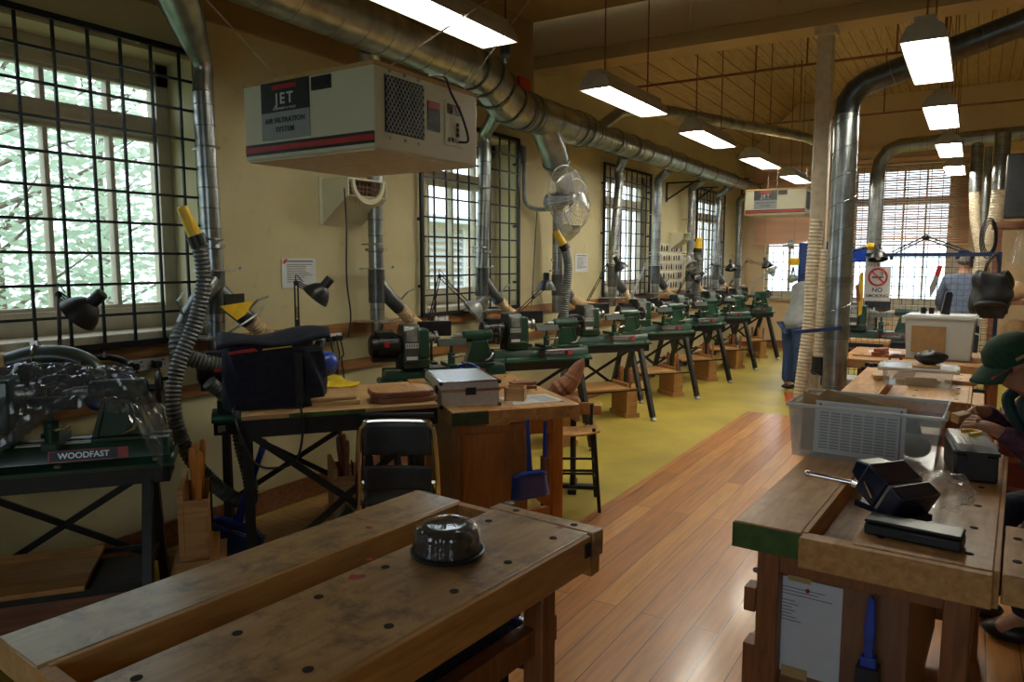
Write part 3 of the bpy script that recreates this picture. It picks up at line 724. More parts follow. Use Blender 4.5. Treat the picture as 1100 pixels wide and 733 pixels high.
h = G(); ribbed(h, smoothpath([(.07, .16, 1.28), (.12, .24, 1.22), q(*hl(4, hood))], 6), .05, .02, .07); h.build('flex_hose', 'hosec', t)
g = G(); g.bb(.05, .062, .03, .15, 1.36, 1.46); g.prism([(.03, 1.40), (.16, 1.42), (.10, 1.34)], .05, .06, Matrix(((0, 0, 1, 0), (1, 0, 0, 0), (0, 1, 0, 0), (0, 0, 0, 1)))); g.build('yellow_tag', 'yellow', t)
# grey vacuum hoses with yellow nozzles
def vac(label, pts, nozz, r=.036, group='grey vacuum hoses with yellow nozzles'):
    t = thing('vacuum_hose', label, 'hose', pts[0], 0, group); o = Vector(pts[0]); P = [Vector(p) - o for p in pts]
    g = G(); ribbed(g, smoothpath(P, 10), r, .022, .09, 14); g.build('hose', 'hoseg', t)
    d = (Vector(nozz)).normalized(); e_, f_ = frame(d)
    c = G().cyl(P[0] - d * .01, P[0] + d * .05, r + .008, n=16); c.build('cuff', 'black', t)
    n_ = G(); n_.tube([P[0] + d * .05, P[0] + d * .10, P[0] + d * .20, P[0] + d * .205], [r * .95, r * .9, r * .72, r * .6], 14); n_.build('nozzle', 'yellow', t)
    return t
vac('long grey vacuum hose with yellow nozzle hanging beside the near window', [(-3.42, 2.42, 1.74), (-3.41, 2.43, 1.55), (-3.43, 2.38, 1.33), (-3.45, 2.28, 1.10), (-3.43, 2.24, .88), (-3.40, 2.30, .64), (-3.36, 2.46, .42), (-3.37, 2.62, .32), (-3.42, 2.68, .40), (-3.46, 2.66, .62), (-3.47, 2.62, .86), (-3.5, 2.5, 1.0)], (-.06, -.10, .30), .038)
vac('shorter grey vacuum hose with yellow nozzle below the wall fan', [(-3.50, 6.62, 1.78), (-3.49, 6.66, 1.6), (-3.50, 6.64, 1.35), (-3.50, 6.60, 1.1), (-3.48, 6.60, .85), (-3.5, 6.62, .45)], (-.10, -.09, .24), .044)
vac('far black vacuum hose with yellow nozzle beside the tool board', [(-3.52, 10.85, 1.80), (-3.52, 10.86, 1.6), (-3.53, 10.84, 1.3), (-3.5, 10.80, 1.0)], (.02, .01, .24), .06)
# side branch of the near duct: black elbow, grey hose and yellow tag
t = thing('duct_fork', 'second black fork with grey hose on the left of the near dust duct', 'duct fitting', (-3.68, 2.70, 1.35))
G().tube([(-.02, -.0, .19), (.0, -.10, .10), (.02, -.19, .0), (.02, -.22, -.05)], .053, 16).build('arm', 'darkduct', t)
h = G(); ribbed(h, smoothpath([(.02, -.22, -.05), (.04, -.28, -.12), (.06, -.27, -.20), (.14, -.15, -.26), (.22, .02, -.30), (.26, .10, -.33)], 6), .046, .02, .08); h.build('flex_hose', 'hoseg', t)
c = G(); c.tube([(.03, -.24, .02), (.05, -.28, .09), (.02, -.22, .13)], .008, 6); c.tube([(.03, .02, -.12), (.08, .2, -.02), (.04, .30, .04)], .007, 6); c.build('clamp_handle', 'cast', t)
g = G(); g.bb(.105, .117, -.03, .10, .03, .12); g.build('tag_holder', 'black', t)
g = G(); g.prism([(-.07, .055), (.16, .075), (.10, .00), (.04, -.03), (.0, .0)], .118, .124, Matrix(((0, 0, 1, 0), (1, 0, 0, 0), (0, 1, 0, 0), (0, 0, 0, 1)))); g.build('yellow_tag', 'yellow', t)

# duct crossing from the main duct over to the blue machine
t = thing('cross_duct', 'thin galvanised duct crossing the room from the main duct to behind the post', 'duct', (-3.4, 7.3, 2.95)); o = Vector((-3.4, 7.3, 2.95))
pts = [Vector(p) - o for p in ((-3.4, 7.08, 3.0), (-3.27, 7.35, 3.2), (-3.05, 7.45, 3.26), (-1.82, 9.6, 3.145), (-1.74, 9.72, 3.10), (-1.72, 9.76, 3.0), (-1.70, 9.78, 1.9))]
s = G().tube(pts, .06, 16); seams(s, pts[2], pts[3], .06, .09); seams(s, pts[5], pts[6], .06, .13); s.build('pipe', DS, t)
# big duct beside the post
t = thing('floor_duct', 'big galvanised duct rising from the floor right of the post and bending to the right', 'duct', (-.93, 6.45, 0))
e = [(0, 0, 0), (0, 0, 2.80), (.01, 0, 2.90), (.06, -.0, 2.98), (.14, -.01, 3.03), (1.16, -.10, 3.30), (2.6, -.2, 3.66)]
sb = G().tube(e[1:], .09, 22); seams(sb, e[4], e[5], .09, .3); sb.build('bend', ('darkduct', 'seam'), t)
s = G().tube([(0, 0, .0), (0, 0, 2.80)], .092, 22); s.m = 1
hel = []
for i in range(9 * 24): a = 2 * PI * i / 24; hel.append((.094 * math.cos(a), .094 * math.sin(a), .9 + i * 1.9 / 216))
s.tube(hel, .003, 5); seams(s, (0, 0, .2), (0, 0, .9), .092, .28); s.build('riser', DS, t)
b = G(); b.cyl((0, 0, 1.03), (0, 0, 1.15), .098, n=22); b.cyl((0, 0, 1.48), (0, 0, 1.53), .098, n=22); b.build('collar', 'seam', t)
st = G(); st.bar((.06, -.12, 1.13), (-.30, -.13, 1.08), .02, .03); st.build('strap', 'navyframe', t)
# cream hoses on the post
t = thing('cream_hose', 'wide cream dust hose hanging down the front of the timber post', 'hose', (-1.16, 6.62, 0))
h = G(); ribbed(h, smoothpath([(0.02, 0, 2.0), (.0, -.01, 1.6), (.0, -.02, 1.2), (-.03, -.03, .8), (-.05, -.04, .45), (-.01, -.05, .12)], 8), .055, .03, .05, 14); h.build('hose', 'hosew', t)
t = thing('cream_hose', 'cream dust hose with a black end cuff between the post and the big duct', 'hose', (-1.05, 6.52, 0))
h = G(); ribbed(h, smoothpath([(.02, .0, 1.75), (.0, 0, 1.3), (-.01, 0, .95), (-.01, 0, .86)], 8), .05, .03, .05, 14); h.build('hose', 'hosew', t)
c = G(); c.cyl((-.01, 0, .87), (-.01, 0, .72), .058, n=18); c.cyl((-.01, 0, .76), (-.01, 0, .73), .066, n=18); c.build('cuff', 'black', t)
c = G(); c.tube([(.04, -.05, .80), (.09, -.08, .78), (.05, -.1, .7), (-.05, -.07, .75)], .005, 6); c.build('clip', 'chrome', t)
# ducts on the end wall
t = thing('end_duct', 'wide galvanised duct in front of the end window, bending right under the ceiling', 'duct', (-1.31, 12.3, 0))
e = [(0, 0, 0), (0, 0, 2.95), (.03, 0, 3.12), (.12, 0, 3.26), (.27, 0, 3.33), (1.5, 0, 3.37), (3.2, 0, 3.4)]
s = G().tube(e, .10, 20); seams(s, e[0], e[1], .10, .3); seams(s, e[4], e[6], .10, .22); s.build('pipe', DS, t)
def drop2(label, x, y, ztop, zmid, sway, r=.075):
    t = thing('hose_drop', label, 'duct', (x, y, 0), 0, 'duct drops with cream hoses by the end wall')
    s = G().cyl((0, 0, ztop), (0, 0, zmid), r, n=16); seams(s, (0, 0, ztop), (0, 0, zmid), r, .11); s.build('pipe', DS, t)
    h = G(); ribbed(h, smoothpath([(0, 0, zmid), (sway * .2, 0, zmid - .4), (sway, -.1, zmid - 1.1), (sway * 1.3, -.2, zmid - 1.6), (sway * 1.2, -.25, .08)], 6), r * .95, .035, .05, 14); h.build('hose', 'hosew', t); return t
drop2('left cream hose drop beside the end wall blind', -.075, 12.3, 3.30, 2.62, .17)
drop2('right cream hose drop beside the end wall blind, with a thick upper duct', .20, 11.6, 3.30, 2.58, -.16, .09)
t = thing('thin_duct', 'slim galvanised duct between the two cream hose drops', 'duct', (.06, 12.9, 0))
s = G().cyl((0, 0, 3.3), (0, 0, 0), .05, n=14); seams(s, (0, 0, 3.2), (0, 0, 1.3), .05, .15); s.build('pipe', DS, t); G().cyl((0, 0, 2.95), (.6, -.2, 2.98), .02, n=8).build('side_arm', 'steel', t)
# ------------------------------------------------------------------ wood lathes
XP = Matrix(((0, 0, 1, 0), (1, 0, 0, 0), (0, 1, 0, 0), (0, 0, 0, 1)))       # prism: poly (y, z) extruded along x
YP = Matrix(((1, 0, 0, 0), (0, 0, 1, 0), (0, 1, 0, 0), (0, 0, 0, 1)))       # prism: poly (x, z) extruded along y
ORD = ['first', 'second', 'third', 'fourth', 'fifth', 'sixth', 'seventh', 'eighth', 'ninth']
def make_lathe(label):
    t = thing('wood_lathe', label, 'lathe', (0, 0, 0), LA, 'green wood lathes standing in a slanted row')
    for x in (-.09, -.86):
        for sy in (-1, 1):
            lg = G(); lg.bar((x, sy * .37, .03), (x, sy * .075, .74), .066, .04, up=(1, 0, 0))
            l = lg.build('leg', 'blackmetal', t, bevel=.003)
            G().lathe([(.0, 0), (.035, 0), (.035, .012), (.015, .03), (.015, .05)], (x, sy * .385, 0), 12).build('foot', 'steel', l)
    f = G(); f.bb(-.92, .0, -.115, -.085, .70, .77); f.bb(-.92, .0, .085, .115, .70, .77); f.bb(-.92, -.89, -.115, .115, .70, .77); f.bb(-.03, 0, -.115, .115, .70, .77)
    f.build('stand_frame', 'blackmetal', t, bevel=.003)
    b = G(); b.bar((-.86, .30, .20), (-.09, .10, .71), .03, .012, up=(0, 1, 0)); b.bar((-.86, .10, .71), (-.09, .30, .20), .03, .012, up=(0, 1, 0)); b.build('cross_brace', 'blackmetal', t)
    p = G(); p.bb(-.93, .02, -.135, .135, .772, .79); p.prism([(-.135, .79), (-.085, .815), (.085, .815), (.135, .79)], -.93, .02, XP); p.build('bed_plate', 'green', t, bevel=.002)
    k = G()
    for x in (-.8, -.42, -.05): k.cyl((x, -.113, .800), (x, -.113, .812), .016, n=8); 
    k.build('bolts', 'steel', t)
    bd = G(); bd.prism([(-.09, .812), (-.075, .87), (-.065, .885), (-.02, .885), (-.02, .87), (.02, .87), (.02, .885), (.065, .885), (.075, .87), (.09, .812)], -.90, .0, XP); bd.build('bed', 'green', t, bevel=.002)
    w = G(); w.bb(-.58, .0, -.063, -.022, .885, .890); w.bb(-.58, .0, .022, .063, .885, .890); w.build('bed_way', 'steel', t)
    n_ = G(); n_.add([(-.46, -.0915, .817), (-.16, -.0915, .817), (-.16, -.0800, .862), (-.46, -.0800, .862), (-.46, -.088, .817), (-.16, -.088, .817), (-.16, -.0765, .862), (-.46, -.0765, .862)], [(0, 1, 2, 3), (7, 6, 5, 4), (0, 4, 5, 1), (1, 5, 6, 2), (2, 6, 7, 3), (3, 7, 4, 0)])
    nm = n_.build('nameplate', 'red', t); tx = G(); tx.v = []; 
    c = G(); c.add([(-.455, -.0922, .820), (-.20, -.0922, .820), (-.20, -.0817, .859), (-.455, -.0817, .859)], [(0, 1, 2, 3)]); c.build('plate_face', 'blackmetal', nm, smooth=0)
    text('WOODFAST', .034, 'silver', nm, (-.328, -.0885, .840), (PI / 2 - .25, 0, 0), bold=.0006)
    h = G(); h.bb(-.78, -.58, -.10, .10, .885, .96); h.prism([(-.10, .96), (-.085, 1.17), (.085, 1.17), (.10, .96)], -.66, -.58, XP); h.build('headstock', 'green', t, bevel=.012)
    bc = G(); bc.prism([(-.12, .935), (-.12, 1.16), (-.09, 1.205), (.09, 1.205), (.12, 1.16), (.12, .935)], -.775, -.655, XP); cov = bc.build('belt_cover', 'greydark', t, bevel=.01)
    wn = G(); wn.bb(-.755, -.675, -.124, -.118, 1.085, 1.17); wn.build('window', 'cast', cov, bevel=.003)
    lb = G(); lb.bb(-.762, -.668, -.1235, -.118, 1.040, 1.075); lb.bb(-.755, -.675, -.1235, -.118, .955, .980); lb.build('data_label', 'white', cov)
    l2 = G()
    for i in range(5): l2.bb(-.757 + i * .018, -.746 + i * .018, -.1245, -.1230, 1.046, 1.069)
    l2.build('print', 'print', cov)
    sp = G(); sp.cyl((-.58, 0, 1.10), (-.545, 0, 1.10), .04); sp.cyl((-.545, 0, 1.10), (-.515, 0, 1.10), .024); sp.cyl((-.525, 0, 1.10), (-.505, 0, 1.10), .047, n=20); sp.cyl((-.505, 0, 1.10), (-.47, 0, 1.10), .018, .004)
    sp.build('spindle', 'steel', t)
    m = G(); X = Matrix.Rotation(PI / 2, 4, 'Y'); m.lathe([(.0, 0), (.06, .002), (.082, .015), (.082, .06), (.088, .065), (.088, .20), (.082, .205), (.07, .225)], (-1.0, 0, 1.05), 20, X); m.bb(-.95, -.83, -.06, .06, 1.12, 1.155); mo = m.build('motor', 'black', t)
    fn = G()
    for i in range(24): a = 2 * PI * i / 24; fn.box((-.87, .088 * math.cos(a), 1.05 + .088 * math.sin(a)), (.12, .008, .004), Matrix.Rotation(a, 4, 'X'))
    fn.build('cooling_fin', 'blackmetal', mo)
    lb = G(); lb.bb(-.905, -.87, -.094, -.085, 1.05, 1.085); lb.build('red_label', 'red', mo)
    mb = G(); mb.bb(-.98, -.78, -.05, .05, .94, .97); mb.bb(-.80, -.775, -.06, .06, .885, 1.0); mb.build('motor_bracket', 'blackmetal', t)
    # tool rest
    r = G(); r.bb(-.46, -.40, -.19, .08, .888, .918); r.cyl((-.43, -.13, .91), (-.43, -.13, 1.0), .027); r.cyl((-.43, -.13, 1.0), (-.43, -.13, 1.055), .013); tr = r.build('banjo', 'green', t, bevel=.003)
    r = G(); r.prism([(-.16, 1.05), (-.105, 1.05), (-.112, 1.098), (-.13, 1.10)], -.53, -.32, XP); r.build('tool_rest', 'greydark', tr, bevel=.002)
    r = G(); r.tube([(-.43, -.155, .975), (-.40, -.19, .975), (-.36, -.20, .985)], .007, 8); r.ball((-.36, -.20, .985), .012, 8, 6); r.build('clamp_handle', 'chrome', tr)
    # tailstock
    s = G(); s.bb(-.30, -.08, -.08, .08, .888, .905); s.prism([(-.29, .905), (-.10, .905), (-.135, 1.065), (-.235, 1.065)], -.058, .058, YP)
    s.prism([(-.30, .905), (-.275, .905), (-.235, 1.07), (-.25, 1.07)], -.07, -.045, YP); s.prism([(-.085, .905), (-.11, .905), (-.15, 1.07), (-.135, 1.07)], -.07, -.045, YP)
    s.tube([(-.31, 0, 1.10), (-.30, 0, 1.10), (-.09, 0, 1.10), (-.08, 0, 1.10)], [.03, .042, .046, .036], 18); ts = s.build('tailstock', 'green', t, bevel=.004)
    q = G(); q.cyl((-.37, 0, 1.10), (-.31, 0, 1.10), .02); q.cyl((-.41, 0, 1.10), (-.37, 0, 1.10), .003, .016); q.build('quill', 'steel', ts)
    q = G(); q.tube([(-.035, .06 * math.cos(a), 1.10 + .06 * math.sin(a)) for a in [2 * PI * i / 20 for i in range(20)]], .011, 8, closed=True); q.cyl((-.08, 0, 1.10), (-.03, 0, 1.10), .018)
    q.bar((-.035, -.058, 1.10), (-.035, .058, 1.10), .012); q.bar((-.035, 0, 1.04), (-.035, 0, 1.16), .012); q.cyl((-.035, .045, 1.13), (.0, .045, 1.13), .009); q.build('handwheel', 'blackmetal', ts)
    q = G(); q.tube([(-.18, -.05, .93), (-.16, -.11, .93), (-.13, -.12, .945), (-.11, -.125, .985)], .0085, 8); q.build('clamp_lever', 'chrome', ts)
    d = G(); d.bb(-.60, -.38, .135, .235, 1.105, 1.20); d.bb(-.62, -.36, .12, .14, 1.095, 1.21); dh = d.build('dust_hood', 'black', t, bevel=.006)
    q = G(); q.cyl((-.5, .19, 1.105), (-.5, .19, .90), .010, n=8); q.bb(-.52, -.48, .08, .21, .885, .905); q.build('hood_post', 'blackmetal', dh)
    sh = G(); sh.bb(-.80, -.32, -.27, .20, .318, .340); sh.build('shelf', 'shelf', t, bevel=.003)
    g_ = G(); g_.bar((-.86, -.25, .31), (-.09, -.25, .31), .02); g_.bar((-.86, .20, .31), (-.09, .20, .31), .02); g_.build('shelf_rail', 'blackmetal', t)
    nt_ = G(); nt_.bb(-.90, -.86, -.118, -.1145, .715, .755); nt_.build('number_tag', 'white', t)
    return t
near = ['standing under the clear plastic sheet at the left edge', 'behind the timber-topped steel table, under the navy bag', 'behind the aluminium case', 'behind the red-brown carving and the tall stool', 'fifth from the camera, in front of the third window', 'sixth from the camera', 'seventh from the camera', 'eighth from the camera, with a red-brown box on its frame', 'farthest from the camera, by the end wall']
L0 = make_lathe('green wood lathe ' + near[0])
LATH = [L0]
for k in range(1, 9):
    c = copy_tree(L0); c['label'] = 'green wood lathe ' + near[k]; LATH.append(c)
for k, c in enumerate(LATH): place(c, (LO[k][0], LO[k][1], 0), LA)

# tool racks between the tail legs, with chisels
def W3(k, x, y, z): return hl(k, (x, y, z))
rack = thing('tool_rack', '', 'tool rack', (0, 0, 0), LA, 'timber tool racks under the lathes'); rack.scale = (1, .92, 1)
g = G(); g.bb(-.012, .012, -.19, .19, .05, .37); g.bb(.012, .11, -.19, -.175, .05, .32); g.bb(.012, .11, .175, .19, .05, .32); g.bb(.10, .112, -.19, .19, .05, .26); g.bb(.0, .112, -.19, .19, .05, .065); g.build('box', 'shelf', rack, bevel=.002)
g = G(); g.bb(-.03, .14, -.2, .2, .0, .05); g.build('base', 'shelf', rack, bevel=.003)
s = G(); s.prism([(-.012, .12), (.012, .12), (.012, .30), (.03, .33), (.028, .36), (.012, .345), (-.012, .345), (-.028, .36), (-.03, .33), (-.012, .30)], .113, .121, XP); s.build('spanner', 'blackmetal', rack)
def chis(mat):
    t = thing('turning_chisel', '', 'chisel', (0, 0, 0), 0, 'chisels in the tool racks')
    G().lathe([(.008, .0), (.013, .02), (.011, .10), (.015, .18), (.012, .235), (.006, .245)], (0, 0, .18), 10).build('handle', mat, t)
    G().bb(-.006, .006, -.002, .002, -.02, .18).build('blade', 'steel', t); return t
ca, cb = chis('orange'), chis('brown'); firsts = {}
for k in range(9):
    r = rack if k == 0 else copy_tree(rack); r['label'] = 'timber tool rack under the tail end of the %s lathe from the camera' % ORD[k]
    p = W3(k, .04 if k == 0 else -.28, 0, 0); place(r, p, LA)
    if k == 0: r.location.z = .30
    if k == 1: r.location.z = .10
    for j in range(4):
        src = ca if (j + k) % 3 == 0 or k == 0 else cb
        c = src if (src.name not in firsts) else copy_tree(src); firsts[src.name] = 1
        c['label'] = '%s turning chisel standing in the rack of the %s lathe from the camera' % ('orange-handled' if src is ca else 'dark-handled', ORD[k])
        p = W3(k, (.04 if k == 0 else -.28) + .06, -.13 + .085 * j, .10 + (.30 if k == 0 else .10 if k == 1 else 0)); c.location = p; c.rotation_euler = (.05 * math.sin(j * 3 + k), .06 * math.cos(j * 2.2 + k), LA)
# stand that carries the first rack
t = thing('rack_stand', 'small timber stand carrying the chisel rack at the end of the nearest lathe', 'stand', W3(0, .09, 0, 0), LA)
g = G(); g.bb(-.10, .12, -.21, .21, .285, .30); 
for x in (-.08, .10):
    for y in (-.19, .19): g.bb(x - .018, x + .018, y - .018, y + .018, 0, .285)
g.build('frame', 'shelf', t, bevel=.003)

# anglepoise lamps
def lamp(label, base, elbow, head, aim, mat='black', arm='blackmetal', r=.088, grp='jointed task lamps at the lathes'):
    t = thing('task_lamp', label, 'lamp', base, 0, grp); o = Vector(base); B, E, H = Vector((0, 0, 0)), Vector(elbow) - o, Vector(head) - o
    g = G(); g.cyl((0, 0, -.04), (0, 0, .04), .016); g.bb(-.03, .03, -.03, .03, -.06, -.035); g.build('base_clamp', arm, t)
    def twin(a, b):
        d = (b - a).normalized(); x = d.cross(Vector((0, 0, 1)))
        x = (x.normalized() if x.length > .05 else Vector((1, 0, 0))) ; y = d.cross(x)
        g = G()
        for s in (-1, 1): g.bar(a + y * .013 * s, b + y * .013 * s, .007)
        sp = [a + (b - a) * (.08 + .3 * i / 30) + (x * math.cos(i * 1.6) + y * math.sin(i * 1.6)) * .006 for i in range(31)]; g.tube(sp, .0016, 4); return g
    twin(B + Vector((0, 0, .03)), E).build('lower_arm', arm, t); twin(E, H).build('upper_arm', arm, t)
    g = G(); g.ball(E, .017, 10, 6); g.ball(H, .015, 10, 6); c = E.lerp(H, .5); g.tube(smoothpath([E, E + Vector((0, 0, .05)), E.lerp(H, .3) + Vector((0, 0, .03))], 5), .003, 5); g.build('joint', arm, t)
    a = Vector(aim).normalized(); Q = a.to_track_quat('-Z', 'Y').to_matrix().to_4x4()
    s = G(); s.lathe([(.026, .10), (.030, .095), (.030, .034), (.043, .026), (.062, .006), (r - .004, -.03), (r + .002, -.055), (r + .005, -.06), (r - .003, -.058), (r - .010, -.03), (.056, .0), (.03, .018), (.0, .02)], H - a * .03, 22, Q, cap=False)
    s.lathe([(.0, .104), (.026, .10)], H - a * .03, 22, Q, cap=False); sh = s.build('lamp_shade', mat, t)
    G().ball(H + a * .005, .026, 12, 8).build('bulb', 'white', sh)
    return t
R_ = (.848, .53, 0)
lamp('black task lamp in front of the near window', (-3.62, 1.80, 1.22), (-3.64, 1.82, 1.50), (-3.52, 1.86, 1.42), (-.62, -.42, -.66))
lamp('black task lamp with a wide dish shade, below the notice on the wall', (-3.60, 3.22, 1.25), (-3.60, 3.22, 1.52), (-3.52, 3.32, 1.45), (-.52, -.38, -.74))
lamp('jointed lamp with folded arms and a dish shade, in front of the second window', (-3.58, 4.52, 1.15), (-3.58, 4.66, 1.54), (-3.42, 4.90, 1.27), (-.5, -.55, -.6), 'cast')
lamp('black lamp with a domed shade left of the shorter vacuum hose', (-3.60, 5.80, 1.12), (-3.52, 6.02, 1.32), (-3.44, 6.12, 1.42), (-.05, .05, -1))
lamp('black lamp leaning right, at the left edge of the third window', (-3.58, 7.30, 1.20), (-3.50, 7.62, 1.62), (-3.40, 7.74, 1.59), (.35, .25, -.9))
lamp('silver jointed lamp on a long arm at the right edge of the third window', (-3.60, 8.60, 1.22), (-3.56, 8.9, 1.62), (-3.30, 9.90, 1.62), (.5, -.4, -.75), 'silver', 'silver')
lamp('black lamp hanging over the lathe in front of the farthest window', (-3.55, 10.55, 1.2), (-3.3, 10.85, 1.62), (-3.12, 11.2, 1.56), (.1, -.3, -1))
lamp('small black lamp left of the farthest window', (-3.60, 10.2, 1.15), (-3.5, 10.4, 1.5), (-3.4, 10.45, 1.42), (-.6, -.5, -.6))
lamp('round black lamp right of the farthest window', (-3.45, 12.2, 1.2), (-3.2, 12.4, 1.66), (-2.95, 12.7, 1.60), (.3, -.2, -.9))
lamp('silver lamp with a long raised arm in front of the end wall window', (-3.20, 12.8, 1.15), (-3.05, 12.9, 1.40), (-2.70, 13.3, 1.95), (.7, .2, .1), 'silver', 'silver')
lamp('low silver lamp beside the corner of the end wall', (-3.50, 13.2, 1.1), (-3.3, 13.3, 1.3), (-3.05, 13.5, 1.48), (-.5, -.4, -.6), 'silver', 'silver')
# ------------------------------------------------------------------ workbenches
def workbench(label, loc, rz, Lb=1.30, w=.70, top=.85, th=.075, plank='L', mats=('bench', 'benchside', 'benchleg'), jaw='end', cupboard=None, holes=6, vise=False, zr=.14):
    """local x across, y along; plank + tool well at -x side"""
    t = thing('workbench', label, 'workbench', loc, rz, 'beech school workbenches'); h = w / 2; l = Lb / 2
    pw, ww = .20, .14
    g = G(); g.bb(-h, -h + pw, -l, l, top - th, top); g.build('back_plank', mats[0], t, bevel=.004)
    g = G(); g.bb(-h + pw + ww, h, -l, l, top - th, top); tp = g.build('front_top', mats[0], t, bevel=.004)
    hl_ = G()
    for i in range(holes):
        yy = -l + .10 + (Lb - .2) * i / (holes - 1)
        for xx in (-h + pw + ww + .06, h - .06): hl_.cyl((xx, yy, top - .02), (xx, yy, top + .0012), .0115, n=14)
    hl_.build('dog_hole', 'hole', tp)
    g = G(); g.bb(-h + pw, -h + pw + ww, -l + .03, l - .03, top - th - .02, top - th); g.build('well_bottom', mats[0], t)
    g = G(); g.bb(-h + pw - .001, -h + pw + .016, -l + .02, l - .02, top - th, top - .001); g.bb(-h + pw, -h + pw + ww, -l, -l + .03, top - th, top - .004); g.bb(-h + pw, -h + pw + ww, l - .03, l, top - th, top - .004)
    g.build('well_side', mats[1], t, bevel=.002)
    g = G(); g.bb(h - .012, h + .014, -l + .01, l - .01, top - th - .03, top - .003); g.build('apron', mats[1], t, bevel=.003)
    for sx in (-1, 1):
        for sy in (-1, 1):
            x, y = sx * (h - .08), sy * (l - (.14 if sy < 0 else zr)); G().bb(x - .034, x + .034, y - .034, y + .034, 0, top - th - .01).build('leg', mats[2], t, bevel=.004)
    g = G()
    for sx in (-1, 1): x = sx * (h - .08); g.bb(x - .02, x + .02, -l + .16, l - zr - .02, .18, .27)
    for sy in (-1, 1):
        y = sy * (l - (.14 if sy < 0 else zr)); g.bb(-h + .1, h - .1, y - .022, y + .022, top - th - .11, top - th - .01); g.bb(-h + .1, h - .1, y - .022, y + .022, .14, .22)
    g.build('stretcher', mats[2], t, bevel=.003)
    return t, h, l, top, th
# --- near left bench
t, h, l, top, th = workbench('stained workbench in the left foreground carrying the cake dome', (-1.335, 1.31, 0), math.radians(-4.8), 1.29, .70)
g = G(); g.bb(-.03, h + .016, l + .002, l + .062, top - th - .005, top); j = g.build('vise_jaw', 'bench', t, bevel=.005)
hh = G(); 
for xx in (.06, .28): hh.cyl((xx, l + .03, top - .02), (xx, l + .03, top + .0012), .0115, n=14)
hh.build('dog_hole', 'hole', j)
g = G(); g.bb(h - .10, h + .02, l - .045, l - .02, top - th + .014, top - .02); g.build('socket_plate', 'hole', j)
g = G(); g.bb(h - .14, h + .01, l + .0, l + .05, top - th - .06, top - th - .006); g.build('jaw_block', 'benchside', j, bevel=.003)
g = G(); g.cyl((-.02, l + .10, .70), (-.02, l + .10, .815), .014); g.lathe([(.0, 0), (.02, .005), (.024, .02), (.018, .04), (0, .045)], (-.02, l + .10, .80), 14); g.bb(-.05, .05, l + .065, l + .13, .69, .72); g.build('vise_knob', 'black', t)
g = G(); g.bb(.0, .11, l + .064, l + .12, .70, .755); g.build('vise_block', 'orange', t, bevel=.003)
c = G(); c.bb(-h + .02, h - .13, -l + .2, l - .22, .30, top - th - .12); c.build('cupboard', 'bluedark', t, bevel=.004)
g = G(); g.bb(h - .12, h - .07, -l + .06, l - .06, .52, .60); g.build('rail', 'benchleg', t, bevel=.003)
sp = G()
rnd = random.Random(3)
for (x, y, r) in ((-.02, .12, .010), (.035, .02, .016), (.045, .035, .008), (.10, .20, .012), (-.20, .28, .014), (.26, .63, .012)):
    n = 9; sp.add([(x + r * rnd.uniform(.6, 1.3) * math.cos(2 * PI * i / n), y + r * rnd.uniform(.6, 1.3) * math.sin(2 * PI * i / n), top + .0012) for i in range(n)], [tuple(range(n))])
sp.build('paint_spot', 'pink', t, smooth=0)
LB = t
# --- right bench
t, h, l, top, th = workbench('workbench in the right foreground carrying the paper-filled bin', (-.225, 2.955, 0), math.radians(-2.5), 1.42, .68, mats=('bench2', 'benchside', 'benchleg'))
g = G(); g.bb(-h - .002, -h + .205, -l - .006, -l + .004, top - th - .006, top - .004); g.build('painted_end', 'green_end', t)
g = G(); g.bb(-h + .20, h, -l - .03, -l + .005, top - th - .02, top - .004); g.build('end_board', 'benchside', t, bevel=.004)
g = G(); g.bb(h + .018, h + .085, -l + .0, -l + .44, top - th - .01, top - .004); j = g.build('vise_jaw', 'bench2', t, bevel=.005)
hh = G()
for yy in (-l + .12, -l + .32): hh.cyl((h + .05, yy, top - .02), (h + .05, yy, top - .002), .0115, n=14)
hh.build('dog_hole', 'hole', j)
g = G(); g.bb(-h + .10, h - .20, -l + .17, l - .2, .12, .675); cb_ = g.build('cupboard', 'panelwood', t, bevel=.004)
g = G(); g.bb(-h + .09, h - .19, -l + .15, -l + .17, .69, .70); g.build('ledge', 'cupboard', cb_)
g = G(); g.bb(-h + .008, -h + .046, -l + .10, -l + .17, .52, .60); g.bb(-h + .004, -h + .046, -l + .12, -l + .2, .2, .4); g.build('bench_stop', 'benchleg', t, bevel=.003)
g = G(); g.cyl((-h + .045, -l + .103, .665), (-h + .045, -l + .095, .665), .009, n=10); g.build('bolt', 'steel', t)
RB = t; rl, rh = l, h
def onbench(b, x, y, z=.85): v = b.matrix_basis @ Vector((x, y, 0)); return (v.x, v.y, z)
bpy.context.view_layer.update()
# notice taped to the right bench
p = onbench(RB, -.16, -rl + .165); t = thing('paper_notice', 'white typed sheet taped to the cupboard of the right foreground bench', 'notice', (p[0], p[1], .48), math.radians(-2.5))
G().bb(-.115, .115, -.0015, .0, -.16, .16).build('sheet', 'white', t)
g = G()
for i in range(10): g.bb(-.112, -.108, -.003, -.001, -.14 + i * .03, -.13 + i * .03)
g.build('punched_holes', 'print', t)
g = G(); g.bb(-.135, -.115, -.003, -.001, -.155, .16); g.build('binding_strip', 'white', t)
g = G(); g.bb(-.05, .02, -.004, -.0015, .15, .178); g.bb(-.06, .02, -.004, -.0015, -.175, -.14); g.build('masking_tape', 'tape', t)
g = G()
for i, w in enumerate((.15, .13, .17, 0, .06, .07, .05, .06, .05, .065, .08)):
    if w: g.bb(-.085, -.085 + w, -.0025, -.0012, .125 - i * .011, .1275 - i * .011)
g.build('print', 'print', t)
G().ball((.012, -.006, .128), .007, 10, 6).build('pin', 'red', t)
